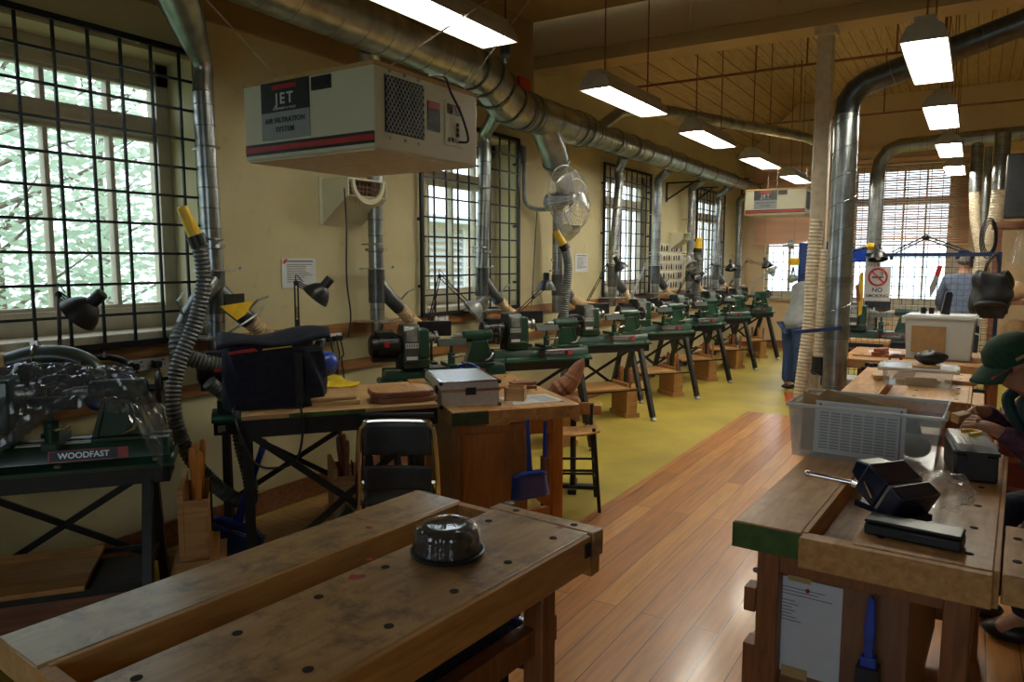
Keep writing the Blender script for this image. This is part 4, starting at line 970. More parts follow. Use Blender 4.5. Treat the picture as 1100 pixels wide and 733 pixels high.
# bench brush
p = onbench(RB, .045, -rl + .10); t = thing('bench_brush', 'blue-handled bench brush hanging on the right foreground bench', 'brush', (p[0], p[1], .45), math.radians(-2.5))
g = G(); g.prism([(-.012, .02), (-.016, .12), (-.010, .2), (.0, .22), (.010, .2), (.016, .12), (.012, .02)], -.012, .012, YP); g.build('handle', 'blue', t, bevel=.004)
g = G(); g.bb(-.022, .022, -.014, .014, -.20, .03); b_ = g.build('stock', 'blue', t, bevel=.004)
g = G(); g.prism([(-.03, .0), (-.04, -.2), (.0, -.24), (.04, -.2), (.03, .0)], -.03, .025, YP); g.build('bristles', 'black', t)
# --- bench beyond (second on the right)
t, h, l, top, th = workbench('second workbench on the right, carrying the clear lidded box', (-.33, 5.55, 0), math.radians(-.5), 1.30, .68, mats=('bench2', 'benchside', 'benchleg'))
g = G(); g.bb(h + .018, h + .08, -l, -l + .44, top - th - .01, top - .004); j = g.build('vise_jaw', 'bench2', t, bevel=.005)
QB = t
# --- third bench, crosswise
t, h, l, top, th = workbench('third workbench on the right, carrying the tall milky bin', (-.30, 7.17, 0), PI / 2, 1.20, 1.0, mats=('bench2', 'benchside', 'benchleg'))
g = G(); g.bb(-h + .0, h, l - .0, l + .02, top - th - .02, top - .003); g.build('end_board', 'benchside', t)
TB = t
g = G(); g.bb(-.05, .05, -.02, .02, -.03, .03); g.tube([(0, -.05, -.02), (.0, -.05, .03)], .02, 10); g.bb(-.07, .07, -.06, -.02, -.03, .0)
o = g.build('vise', 'black', TB, bevel=.004); o.location = TB.matrix_basis.inverted() @ Vector((-.68, 6.645, .80)); o.rotation_euler = (0, 0, -PI / 2)
# --- middle bench with the case, along the lathe direction
mc = Vector((-2.10, 3.42)) + Vector(LV) * .60
t, h, l, top, th = workbench('workbench in the middle left, carrying the aluminium case', (mc.x, mc.y, 0), LA, 1.20, .74, mats=('bench2', 'benchside', 'orangeleg'), zr=.34)
g = G(); g.bb(-h - .002, -h + .22, -l - .012, -l + .004, top - th, top - .004); g.build('painted_end', 'green_dark_end', t)
g = G(); g.bb(-h + .2, h, -l - .014, -l + .006, top - th, top - .002); g.build('end_board', 'bench2', t, bevel=.003)
c = G(); c.bb(-h + .05, h - .27, -l + .10, .1, .12, .74); cu = c.build('cupboard', 'cupboard', t, bevel=.004)
c = G(); c.bb(-h + .08, h - .30, -l + .088, -l + .10, .16, .70); c.build('door', 'cupboard', cu, bevel=.003)
G().bb(-h + .20, -h + .35, -l + .02, l - .03, top - .03, top - .001).build('infill_board', 'bench2', t, bevel=.002)
MB_ = t
bpy.context.view_layer.update()
# ------------------------------------------------------------------ steel table with timber top over the second lathe
for ch in list(LATH[1].children):
    if ch.name.split('.')[0] in ('tailstock', 'banjo', 'shelf', 'shelf_rail', 'nameplate'):
        for c in list(ch.children): bpy.data.objects.remove(c)
        bpy.data.objects.remove(ch)
t = thing('steel_table', 'black steel-framed table with a green-edged timber top, carrying the navy bag', 'table', hl(1, (0, 0, 0)), LA)
g = G(); g.prism([(-.77, -.69), (.20, -.69), (.20, .07), (-.54, .07), (-.54, -.17), (-.77, -.17)], .8905, .912); g.build('tabletop', 'pale', t, bevel=.002)
g = G(); g.bb(-.55, -.18, -.694, -.688, .889, .911); g.build('green_edge', 'green_end', t)
g = G(); g.bb(-.77, .20, -.675, -.635, .80, .887); g.bb(-.77, .2, -.205, -.175, .83, .887); g.bb(-.77, -.73, -.675, -.18, .82, .886); g.bb(.16, .2, -.675, -.18, .82, .886); g.build('frame', 'blackmetal', t)
for x in (-.745, .10):
    for y in (-.65, -.50): G().bb(x - .024, x + .024, y - .024, y + .024, 0, .82).build('leg', 'blackmetal', t)
g = G(); g.bar((-.72, -.655, .10), (.15, -.655, .80), .035, .014, up=(0, 1, 0)); g.bar((-.72, -.640, .80), (.15, -.640, .10), .035, .014, up=(0, 1, 0)); g.build('cross_brace', 'blackmetal', t)
def on2(x, y, z): return hl(1, (x, y, z))
t = thing('square_board', 'pale square turning blank, lower one of the two beside the navy bag', 'board', on2(-.33, -.43, .912), LA - .05, 'square boards on the steel table')
G().bb(-.15, .15, -.13, .13, 0, .022).build('board', 'pale', t, bevel=.003)
t = thing('square_board', 'square board with chamfered edge lying on top of the lower pale board', 'board', on2(-.36, -.42, .9345), LA + .03, 'square boards on the steel table')
g = G(); g.prism([(-.16, -.13), (.155, -.13), (.155, .13), (-.16, .13)], 0, .02); g.build('board', 'pale', t, bevel=.009)
for i, (z, r, lb, dx) in enumerate(((.912, .165, 'round-cornered dark board, lower of the pair left of the aluminium case', .015), (.943, .165, 'round-cornered board with pale top, upper of the pair left of the aluminium case', 0))):
    t = thing('rounded_board', lb, 'board', on2(.04 + dx, -.50, z), LA + .05 - i * .04, 'rounded boards beside the aluminium case')
    pl = []
    for cx, cy, a0 in ((.09, .05, 0), (-.09, .05, 90), (-.09, -.05, 180), (.09, -.05, 270)):
        for k in range(6): a = math.radians(a0 + k * 18); pl.append((cx + .08 * math.cos(a), cy + .08 * math.sin(a)))
    G().prism(pl, 0, .030).build('board', 'brown', t, bevel=.006)
    G().prism([(x * .95, y * .95) for x, y in pl], .0295, .0312).build('face', 'bench2' if i else 'brown', t)
# navy bag
t = thing('tool_bag', 'large navy cloth tool bag slumped on the steel table and headstock', 'bag', on2(-.60, -.43, .912), LA)
def bagf(u_, v_):
    a = 2 * PI * u_; z = v_ * .30; k = 1 - .10 * (v_ - .4) ** 2
    return (k * .25 * (abs(math.cos(a)) ** .5) * (1 if math.cos(a) > 0 else -1) + .012 * math.sin(9 * a + 7 * v_), k * .13 * (abs(math.sin(a)) ** .6) * (1 if math.sin(a) > 0 else -1) + .01 * math.sin(7 * a + v_ * 9), .004 + z + .022 * math.sin(3 * a + 1) * v_)
g = G(); g.grid(bagf, 56, 14); g.add([bagf(i / 56, 0) for i in range(56)], [tuple(range(56))[::-1]]); g.add([bagf(i / 56, 1) for i in range(56)], [tuple(range(56))]); bd = g.build('body', 'bluedark', t, smooth=60)
def flap(u_, v_): return (-.27 + .54 * u_, -.145 + .27 * v_, .315 + .05 * math.sin(PI * v_) + .03 * u_ + .015 * math.sin(8 * u_ + 3 * v_))
G().grid(flap, 16, 10).build('flap', 'bluedark', t, smooth=60, solid=.012)
g = G(); g.prism([(-.22, .288), (-.08, .300), (-.10, .315), (-.22, .30)], -.150, -.138, YP); g.build('red_lining', 'red', t)
g = G(); g.bar((-.06, -.146, .306), (.08, -.146, .318), .008, .006); g.build('yellow_zip', 'yellow', t)
g = G(); g.bb(.09, .13, -.15, -.142, .0, .28); g.tube(smoothpath([(.11, -.15, .02), (.11, -.276, .0), (.11, -.29, -.10), (.08, -.29, -.22), (.0, -.29, -.26), (-.12, -.285, -.22), (-.20, -.275, .0), (-.20, -.15, .03)], 6), .006, 6); g.build('strap', 'black', t)
# visor, yellow rag etc.
t = thing('face_shield', 'glossy blue rounded face shield standing behind the navy bag', 'face shield', on2(-.30, .08, .912), LA, 'blue face shields')
X = Matrix.Rotation(-.5, 4, 'Y')
G().ball((0, 0, .13), (.085, .075, .075), 20, 14, X).build('visor', 'blue', t)
g = G(); g.tube([(.06 * math.cos(a) - .05, .07 * math.sin(a), .12 + .03 * math.cos(a)) for a in [2 * PI * i / 20 for i in range(20)]], .012, 8, closed=True); g.tube([(-.05, 0, .10), (-.04, 0, .02), (-.04, 0, .0)], .02, 8); g.build('headband', 'black', t)
def rag(u_, v_): return (-.10 + .22 * u_ + .02 * math.sin(7 * v_), -.06 + .12 * v_, .022 + .028 * math.sin(5 * u_ + 2) * math.sin(6 * v_) + .045 * math.sin(PI * u_) * math.sin(PI * v_))
o = G().grid(rag, 18, 12).build('yellow_rag', 'yellowcloth', smooth=60, solid=.006); place(o, on2(-.26, -.08, .914), LA); tag(o, 'crumpled bright yellow rag between the navy bag and the pale boards', 'rag')

# ------------------------------------------------------------------ things on the middle bench
cA = LA - math.radians(3)
t = thing('metal_case', 'brushed aluminium tool case lying on the middle bench', 'case', (-2.52, 3.47, .851), math.atan2(.243, .213))
def roundbox(name, x0, x1, y0, y1, z0, z1, mat, par, b=.004): return G().bb(x0, x1, y0, y1, z0, z1).build(name, mat, par, bevel=b)
w, d = .33, .50
roundbox('base', -w / 2, w / 2, -d / 2, d / 2, 0, .088, 'alu', t); ld = roundbox('lid', -w / 2, w / 2, -d / 2, d / 2, .091, .142, 'alu', t)
g = G()
for z in (0.0, .086, .094, .138): g.bb(-w / 2 - .003, w / 2 + .003, -d / 2 - .003, -d / 2 + .01, z, z + .008); g.bb(-w / 2 - .003, -w / 2 + .01, -d / 2, d / 2, z, z + .008); g.bb(w / 2 - .01, w / 2 + .003, -d / 2, d / 2, z, z + .008)
g.build('edging', 'chrome', t)
for x in (-1, 1):
    for y in (-1, 1):
        for z in (.006, .137): G().ball((x * w / 2, y * d / 2, z), .013, 10, 6).build('corner_cap', 'black', t)
g = G(); g.bb(-.03, .03, -d / 2 - .010, -d / 2, .068, .11); g.build('latch', 'black', t, bevel=.003)
g = G(); g.bb(-w / 2 - .012, -w / 2, -.15, -.12, .06, .11); g.tube([(-w / 2 - .005, -.06, .05), (-w / 2 - .035, -.06, .05), (-w / 2 - .035, .08, .05), (-w / 2 - .005, .08, .05)], .008, 8); g.build('side_handle', 'black', t)
t = thing('wood_box', 'small open square wooden box on the printed sheet beside the aluminium case', 'box', (-2.235, 3.62, .853), math.radians(24))
g = G()
for a in range(4): g.box((.052 * math.cos(a * PI / 2), .052 * math.sin(a * PI / 2), .038), (.012, .116, .076), a * PI / 2)
g.bb(-.05, .05, -.05, .05, 0, .01); g.build('body', 'shelf', t)
t = thing('printed_sheet', 'printed blue-grey sheet under the small wooden box on the middle bench', 'paper', (-2.17, 3.68, .8505), math.radians(56))
G().bb(-.16, .16, -.12, .12, 0, .0015).build('sheet', 'white', t); g = G()
for i in range(7): g.bb(.02, .13, -.09 + .026 * i, -.08 + .026 * i, .0014, .002)
g.build('print', 'print', t)
for i, (x, y, z, r, lb) in enumerate(((-2.41, 3.99, .851, .3, 'flat dark offcut at the back of the middle bench, lower one'), (-2.42, 4.0, .871, .55, 'flat dark offcut lying on top of the lower one on the middle bench'), )):
    o = G().prism([(-.09, -.045), (.08, -.05), (.095, .04), (-.07, .05)], 0, .019).build('offcut', 'brown', bevel=.003); place(o, (x, y, z), r + .5); tag(o, lb, 'offcut', 'offcuts on the middle bench')
def shav(u_, v_): return (-.035 + .07 * u_, -.02 + .04 * v_, .006 + .02 * abs(math.sin(6 * u_ + 2 * v_)))
o = G().grid(shav, 8, 5).build('wood_shaving', 'pale', smooth=60, solid=.002); place(o, (-2.62, 3.84, .855), .3); tag(o, 'curled pale wood shaving behind the aluminium case', 'shaving')
o = G().bb(-.26, .26, -.11, .11, 0, .012).build('plywood_sheet', 'bench2', bevel=.002); place(o, (-2.72, 4.04, .853), LA + PI / 2 + .1); tag(o, 'pinkish plywood sheet behind the aluminium case on the middle bench', 'board')
t = thing('bar_clamp', 'bright blue plastic bar clamp lying behind the aluminium case', 'clamp', (-2.80, 4.02, .886), math.radians(-28))
g = G(); g.prism([(-.30, -.0), (-.27, .028), (-.05, .035), (.12, .01), (.26, -.008), (.28, -.024), (.1, -.012), (-.06, .008), (-.25, .006)], -.0, .026); g.build('bar', 'blue', t, bevel=.004)
g = G(); g.tube(smoothpath([(-.28, .01, .03), (-.14, .02, .07), (-.02, .025, .06), (.06, .02, .03)], 5), .011, 8); g.build('grip', 'blue', t)
# dustpans
def dustpan(label, loc, rz, tilt=0, s=1.0):
    t = thing('dustpan', label, 'dustpan', loc, rz, 'blue plastic dustpans'); X = Matrix.Rotation(tilt, 4, 'Y')
    def sh(u_, v_):
        x = (-.10 - .015 * v_) * s + (.20 + .03 * v_) * s * u_; z = -.02 * s - .135 * s * v_; e = max(0, abs(u_ - .5) * 2 - .72) / .28
        return (x, -.012 - .045 * s * (1 - e) * (.55 + .45 * (1 - v_)) * 1.0, z)
    G().grid(sh, 20, 10, X).build('pan', 'blue', t, smooth=50, solid=.004)
    g = G(); g.prism([(-.018 * s, -.03 * s), (-.014 * s, .04 * s), (-.010 * s, .24 * s), (-.012 * s, .285 * s), (.0, .298 * s), (.012 * s, .285 * s), (.010 * s, .24 * s), (.014 * s, .04 * s), (.018 * s, -.03 * s)], -.03, -.012, X @ YP); g.build('handle', 'blue', t, bevel=.005)
    g = G(); g.prism([(-.10 * s, -.025 * s), (.10 * s, -.025 * s), (.06 * s, .0), (-.06 * s, .0)], -.060, -.012, X @ YP); g.build('hood', 'blue', t, bevel=.006)
    return t
p = MB_.matrix_basis @ Vector((.06, -.615, 0)); dustpan('blue dustpan hanging on the front of the middle bench', (p.x, p.y, .50), LA, -.05)
g = G(); g.tube([(0, 0, .12), (.0, 0, .0)], [.011, .013], 8); g.bb(-.018, .018, -.03, .03, -.30, .0)
t = thing('bench_brush', 'dark-bristled blue brush hanging beside the dustpan on the middle bench', 'brush', (p.x + .05, p.y + .10, .66), LA)
G().tube([(0, 0, .10), (0, 0, -.1)], [.012, .014], 10).build('handle', 'blue', t); G().bb(-.018, .018, -.03, .03, -.30, -.1).build('bristles', 'brown', t, bevel=.004)
p = LB.matrix_basis @ Vector((.30, .50, 0)); dustpan('blue dustpan hanging from the far end of the cake-dome bench', (-1.285, 2.08, .45), math.radians(31), .3, 1.12)
dustpan('blue dustpan hanging low at the left end of the steel table', on2(-.80, -.52, .35), LA - .3, .35, 1.5)

# folding chair
t = thing('folding_chair', 'black folding chair with chrome tube frame, standing in front of the middle bench', 'chair', (-2.39, 2.76, 0), math.radians(32))
f = smoothpath([(-.205, -.03, 0), (-.20, .0, .42), (-.185, -.03, .78), (-.165, -.035, .85), (-.12, -.04, .875), (.12, -.04, .875), (.165, -.035, .85), (.185, -.03, .78), (.20, .0, .42), (.205, -.03, 0)], 6)
G().tube(f, .0125, 10).build('back_frame', 'chrome', t)
def bk(z0, z1, w): return lambda u_, v_: (-w + 2 * w * u_, -.035 + .022 * math.sin(PI * u_), z0 + (z1 - z0) * v_)
G().grid(bk(.70, .862, .168), 12, 6).build('backrest', 'black', t, solid=.014, bevel=.004)
G().grid(bk(.52, .645, .168), 12, 6).build('lower_backrest', 'black', t, solid=.012, bevel=.004)
g = G(); g.tube(smoothpath([(-.18, -.06, .90), (-.12, -.065, .90), (.12, -.065, .90), (.18, -.06, .90)], 4), .012, 8); g.v = [(q[0], q[1] + .035, q[2] + .002) for q in g.v]; g.build('top_rail', 'black', t)
g = G(); g.bb(-.19, .19, -.02, .21, .43, .46); g.build('seat', 'black', t, bevel=.012)
for s in (-1, 1): G().tube([(s * .18, .22, 0), (s * .18, .16, .28), (s * .175, -.02, .56)], .011, 8).build('leg', 'chrome', t)
g = G(); g.tube([(-.18, .19, .16), (.18, .19, .16)], .009, 8); g.build('stretcher', 'chrome', t)

# stool
t = thing('stool', 'tall stool with black tube legs and a curved plywood seat, behind the middle bench', 'stool', (-2.27, 4.38, 0), math.radians(30))
ft = [(-.19, -.17), (.19, -.17), (.19, .17), (-.19, .17)]; tp_ = [(-.15, -.13), (.15, -.13), (.15, .13), (-.15, .13)]
for i, (a, b) in enumerate(zip(ft, tp_)):
    G().cyl((*a, .0), (*b, .51 if i < 0 else .56), .0125, n=10).build('leg', 'blackmetal', t); 
def ring(z, lo=.0): k = z / .56; return [(a[0] + (b[0] - a[0]) * k, a[1] + (b[1] - a[1]) * k, z) for a, b in zip(ft, tp_)]
for z in (.17, .28): G().tube(ring(z), .009, 8, closed=True).build('foot_ring', 'blackmetal', t)
def st(u_, v_): return (-.19 + .38 * u_, -.16 + .32 * v_, .515 + .03 * (2 * u_ - 1) ** 2 - .015 * v_)
G().grid(st, 12, 8).build('seat', 'bench2', t, solid=.012, bevel=.004)
def bk2(u_, v_): return (-.17 + .34 * u_, .135 + .03 * math.sin(PI * u_), .60 + .08 * v_)
G().grid(bk2, 12, 5).build('backrest', 'bench2', t, solid=.010, bevel=.003)
for s in (-1, 1): G().tube([(s * .15, .13, .54), (s * .155, .138, .67)], .0115, 8).build('back_post', 'blackmetal', t)
# carving on a stand
t = thing('carving_stand', 'black carving stand with a wooden block on top, behind the tall stool', 'stand', (-2.42, 4.72, 0), math.radians(25))
g = G(); g.cyl((0, 0, 0), (0, 0, .56), .022); g.bb(-.16, .16, -.03, .03, 0, .03); g.bb(-.03, .03, -.16, .16, 0, .03); g.build('post', 'blackmetal', t, bevel=.003)
g = G(); g.bb(-.05, .20, -.06, .06, .56, .63); g.build('block', 'shelf', t, bevel=.004); G().cyl((.0, -.13, .595), (.0, .12, .595), .018, n=10).build('screw', 'cast', t)
t = thing('wood_carving', 'leaning red-brown lumpy wood carving on the stand behind the stool', 'carving', (-2.45, 4.66, .63), math.radians(25)); t.scale = (1.22, 1.22, 1.22)
rnd = random.Random(5)
g = G(); pts = smoothpath([(-.10, 0, .0), (-.05, 0, .07), (.02, .01, .13), (.06, .015, .20), (.10, .01, .27)], 5)
g.tube(pts, [.075, .08, .072, .078, .07, .066, .07, .06, .064, .058, .055, .05, .052, .045, .046, .042, .038, .034, .028, .018, .006][:len(pts)], 12); g.build('body', 'carved', t, smooth=25)
g = G(); g.ball((.02, -.04, .03), (.07, .05, .035), 10, 6); g.build('foot_lump', 'carved', t, smooth=25)

# ------------------------------------------------------------------ plastic sheet over the first lathe, elbow, shields
rnd = random.Random(11)
from mathutils import noise as NZ
def sheet(u_, v_):
    x = -.80 + .78 * u_; q = v_ * 2 - 1
    top = 1.225 - .10 * abs(u_ - .35) ** 1.3 - (.16 * (u_ - .85) / .15 if u_ > .85 else 0)
    y = q * (.16 + .07 * (1 - u_)); fall = abs(q) ** 1.7 * (.31 + .09 * math.sin(6 * u_ + 1) - .12 * u_)
    p = Vector((x * 9, q * 2.2, 3.0)); k = abs(NZ.noise(p)) + .6 * abs(NZ.noise(p * 2.3 + Vector((4, 1, 7)))) + .3 * abs(NZ.noise(p * 5.1))
    return (x, y + .05 * (k - .4), top - fall - .055 * (k - .35))
t = thing('plastic_cover', 'crumpled clear plastic sheet draped over the nearest lathe', 'cover', hl(0, (0, 0, 0)), LA)
g = G(); g.grid(sheet, 60, 44); g.build('sheet', 'sheetcol', t, smooth=18)
t = thing('dust_elbow', 'curved black dust elbow with a cream hose behind the plastic-covered lathe', 'duct fitting', hl(0, (-.66, .22, 0)), LA)
a = smoothpath([(.0, .03, 1.20), (.10, .03, 1.225), (.22, .02, 1.22), (.32, .0, 1.17), (.36, -.03, 1.08)], 6)
G().tube(a, .052, 18).build('elbow', 'greydark', t); g = G(); ribbed(g, smoothpath([(0, .03, 1.20), (-.10, .04, 1.17), (-.2, .05, 1.08), (-.25, .02, .98)], 6), .055, .03, .08, 14); g.build('flex_hose', 'hosec', t)
g = G(); g.tube([(.10, .03 + .056 * math.cos(q), 1.225 + .056 * math.sin(q)) for q in [2 * PI * i / 18 for i in range(18)]], .006, 6, closed=True); g.bb(.085, .115, .02, .04, 1.275, 1.30); g.build('hose_clip', 'chrome', t)
t = thing('face_shield', 'dark blue face shield with black headband hanging on the wall rail under the near window', 'face shield', (-3.72, 2.06, 1.045), math.radians(60), 'blue face shields'); t.scale = (1.2, 1.2, 1.2)
def vis(u_, v_): a = -1.25 + 2.5 * u_; k = 1 - .25 * v_ ** 2.5; return (.115 * math.sin(a) * k, -.06 * math.cos(a) - .01, .04 - .15 * v_ * (1 - .25 * abs(2 * u_ - 1) ** 3))
G().grid(vis, 18, 10).build('visor', 'blue', t, solid=.004, smooth=60)
g = G(); g.tube([(.10 * math.cos(q), -.02 + .05 * math.sin(q), .065 + .035 * math.sin(q) ** 2) for q in [PI * i / 14 for i in range(15)]], .013, 8); g.tube([(-.1, -.02, .05), (0, -.075, .05), (.1, -.02, .05)], .010, 8); g.cyl((0, 0, .10), (0, .14, .12), .006, n=6); g.build('headband', 'black', t)
t = thing('shade_box', 'dark box added for the shadow on the floor under the plastic-covered lathe', 'box', hl(0, (-.45, -.02, 0)), LA)  # added dark box in place of the black shadow below the shelf
g = G(); g.bb(-.36, .34, -.19, .16, 0, .27); g.build('body', 'brown', t, bevel=.006); g = G(); g.bb(-.37, .35, -.20, .17, .27, .295); g.build('lid', 'blackmetal', t, bevel=.004); g = G(); g.bb(-.08, .08, -.215, -.19, .15, .18); g.build('handle', 'blackmetal', t)
# chrome clip at the end of the covered tailstock
# ------------------------------------------------------------------ wall fittings on the left wall
def outlet(label, y0, y1, z, n, x=WX + .025, plugs=()):
    t = thing('power_outlet', label, 'power outlet', (x, (y0 + y1) / 2, z), 0, 'white power outlets on the wall rail'); w = (y1 - y0) / 2
    G().bb(0, .018, -w, w, -.032, .032).build('plate', 'white', t, bevel=.004)
    for i in range(n):
        yy = -w + (2 * w) * (i + .5) / n; g = G(); g.bb(.017, .020, yy - .008, yy - .004, -.012, .0); g.bb(.017, .020, yy + .004, yy + .008, -.012, .0); g.bb(.017, .022, yy - .006, yy + .006, .012, .022); g.build('socket', 'print', t)
    for yy, dz in plugs:
        g = G(); g.bb(.018, .05, yy - .02, yy + .02, -.02, .015); g.tube(smoothpath([(.045, yy, -.01), (.06, yy + .01, -.12), (.05, yy - .0, dz * .5), (.04, yy + .03, dz)], 6), .005, 6); g.build('plug', 'black', t, bevel=.003)
    return t
outlet('long white power outlet strip under the near window', 2.24, 2.50, 1.085 + .0, 4, plugs=((-.08, -.55), (.05, -.35)))
outlet('white power outlet with three plugs behind the blue face shield', 3.66, 3.86, 1.11, 2, plugs=((-.04, -.4), (.02, -.45), (.06, -.3)))
outlet('white power outlet on the rail below the second window', 4.95, 5.14, 1.165, 2)
outlet('white power outlet on the rail between the third window and the tool board', 9.98, 10.15, 1.165, 2)
def notice(label, y0, y1, z0, z1, lines=9):
    t = thing('wall_notice', label, 'notice', (WX + .003, (y0 + y1) / 2, (z0 + z1) / 2), 0, 'printed notices on the wall'); w, h = (y1 - y0) / 2, (z1 - z0) / 2
    G().bb(0, .004, -w, w, -h, h).build('sheet', 'white', t)
    g = G(); rnd = random.Random(len(label))
    g.bb(.0038, .005, -w * .75, w * .8, h * .74, h * .84)
    for i in range(lines): zz = h * .55 - i * (h * 1.3 / lines); g.bb(.0038, .005, -w * .72, -w * .72 + w * 1.5 * rnd.uniform(.45, 1), zz, zz + h * .05)
    g.build('print', 'print', t); return t
nt = notice('white printed notice on the bare wall under the vent box', 3.365, 3.665, 1.475, 1.675)
G().prism([(-.145, .07), (-.12, .095), (-.10, .098), (-.125, .06)], .0042, .0055, XP).build('red_mark', 'red', nt)
notice('white printed notice between the wall fan and the third window', 7.60, 7.93, 1.535, 1.745, 12)
# tool board
t = thing('tool_board', 'cream tool board with rows of small dark tools, left of the farthest window', 'tool board', (WX + .0, 10.72, 1.56), 0)
G().bb(0, .02, -.50, .50, -.34, .36).build('board', 'cream', t, bevel=.003)
rnd = random.Random(2)
for r_ in range(5):
    z = .29 - r_ * .135; rr = G().bb(.02, .028, -.46, .46, z - .055, z - .045).build('rail', 'tape', t)
    for c in range(9):
        yy = -.42 + c * .105; k = rnd.uniform(.03, .06); G().prism([(yy - .018, z - .04), (yy + .018, z - .04), (yy + .012 + rnd.uniform(0, .01), z + k * .3), (yy, z + k * .8), (yy - .012, z + k * .3)], .021, .032, XP).build('hook', ('blackmetal', 'steel', 'bluedark', 'redtool')[(c * 3 + r_) % 4], rr)
# vent boxes
def vent(label, y, z, s=1.0, open_=True):
    t = thing('vent_box', label, 'vent', (WX, y, z), 0, 'cream vent boxes on the left wall'); w = .19 * s; d = .26 * s
    g = G(); g.bb(0, .012, -w - .03, w + .03, -.17 * s, .155 * s); g.build('back_board', 'cream', t, bevel=.002)
    g = G()
    for sy in (-1, 1): g.prism([(.012, .14 * s), (d, .14 * s), (d, .02 * s), (.012, -.165 * s)], sy * w - .006, sy * w + .006, YP)
    g.bb(.012, d, -w, w, .132 * s, .144 * s); g.add([(d, -w, .02 * s), (d, w, .02 * s), (.012, w, -.165 * s), (.012, -w, -.165 * s), (d - .01, -w, .026 * s), (d - .01, w, .026 * s), (.012, w, -.15 * s), (.012, -w, -.15 * s)], [(0, 1, 2, 3), (7, 6, 5, 4), (0, 4, 5, 1), (2, 6, 7, 3)])
    g.build('hood', 'cream', t)
    if open_:
        f = G(); n = 20; o_ = [(.165 * s * math.cos(PI + PI * i / n), .13 * s + .19 * s * math.sin(PI + PI * i / n) * .85) for i in range(n + 1)]; i_ = [(.14 * s * math.cos(PI + PI * i / n), .13 * s + .15 * s * math.sin(PI + PI * i / n) * .85) for i in range(n + 1)]
        for i in range(n): f.prism([o_[i], o_[i + 1], i_[i + 1], i_[i]], d - .008, d + .012, XP)
        f.build('rim', 'cream', t)
        b = G()
        for i in range(-3, 4): b.bb(d - .05, d - .044, i * .038 * s - .004, i * .038 * s + .004, -.02, .13 * s)
        for i in range(4): b.bb(d - .052, d - .046, -w, w, .0 + i * .03, .008 + i * .03)
        b.build('grille', 'brown', t); G().bb(d - .10, d - .09, -w, w, -.02, .13 * s).build('filter', 'black', t)
    return t
vent('cream hopper vent box with round grille on the wall below the large air filter', 3.93, 2.08)
vent('small cream vent hood behind the wall fan', 7.35, 1.98, .55, False)
vent('small cream vent hood above the tool board', 10.85, 1.97, .8, False)
o = G().tube(smoothpath([(0, 0, 0), (.02, -.01, -.25), (.0, .0, -.6), (.01, .02, -.85), (.0, .0, -1.0)], 6), .006, 6).build('power_cable', 'black'); place(o, (WX + .30, 3.66, 2.14)); tag(o, 'black cable hanging from the vent box down to the power outlet', 'cable')
# wall fan
t = thing('wall_fan', 'grey caged wall fan between the second and third windows', 'fan', (WX, 6.40, 2.20), 0)
g = G(); g.tube(smoothpath([(.05, 0, .58), (.05, 0, .2), (.06, .01, .04), (.12, .06, -.02), (.26, .06, -.035), (.44, -.09, -.03)], 6), .022, 10); g.build('arm', 'cast', t)
g = G(); g.bb(0, .03, -.06, .06, .42, .60); g.bb(.0, .06, -.03, .03, .50, .54); g.build('wall_bracket', 'cast', t, bevel=.004)
hub = Vector((.62, -.15, .03)); ax = Vector((.99, -.10, .08)).normalized(); Q = ax.to_track_quat('Z', 'Y').to_matrix().to_4x4()
g = G(); g.lathe([(.0, -.26), (.05, -.255), (.085, -.22), (.09, -.12), (.07, -.06), (.05, -.03), (.05, .02), (.0, .02)], hub, 20, Q); g.cyl(Vector((.44, -.09, -.03)), hub - ax * .12, .025); g.build('motor', 'cast', t)
cg = G(); Rf = .32
for i in range(36):
    a = 2 * PI * i / 36; e = Vector((math.cos(a), math.sin(a), 0)); P = [e * .05 + Vector((0, 0, .12)), e * .18 + Vector((0, 0, .115)), e * .27 + Vector((0, 0, .08)), e * Rf, e * .26 + Vector((0, 0, -.06)), e * .10 + Vector((0, 0, -.09))]
    cg.tube([Q @ p + hub for p in P], .0022, 5)
for r_, z in ((.05, .12), (.18, .115), (Rf, 0), (.18, -.085)): cg.tube([Q @ Vector((r_ * math.cos(a), r_ * math.sin(a), z)) + hub for a in [2 * PI * i / 40 for i in range(40)]], .004 if r_ == Rf else .0025, 6, closed=True)
cg.build('cage', 'silver', t)
for b_ in range(3):
    def bl(u_, v_, b_=b_): a = b_ * 2 * PI / 3 + (.95 * v_ - .45) * (.5 + .6 * u_); r_ = .05 + .20 * u_; p = Vector((r_ * math.cos(a), r_ * math.sin(a), .05 - .07 * (v_ - .5))); return tuple(Q @ p + hub)
    G().grid(bl, 8, 6).build('blade', 'silver', t, solid=.004, smooth=60)
G().lathe([(.0, .075), (.035, .07), (.05, .04), (.05, .02), (0, .02)][::-1], hub, 16, Q).build('hub', 'silver', t)
o = G().tube(smoothpath([(0, 0, 0), (-.04, .03, -.3), (-.03, -.03, -.7), (-.03, -.06, -1.05)], 6), .006, 6).build('power_cable', 'print'); place(o, (WX + .07, 6.62, 2.16)); tag(o, 'grey cable hanging down the wall beside the wall fan', 'cable')
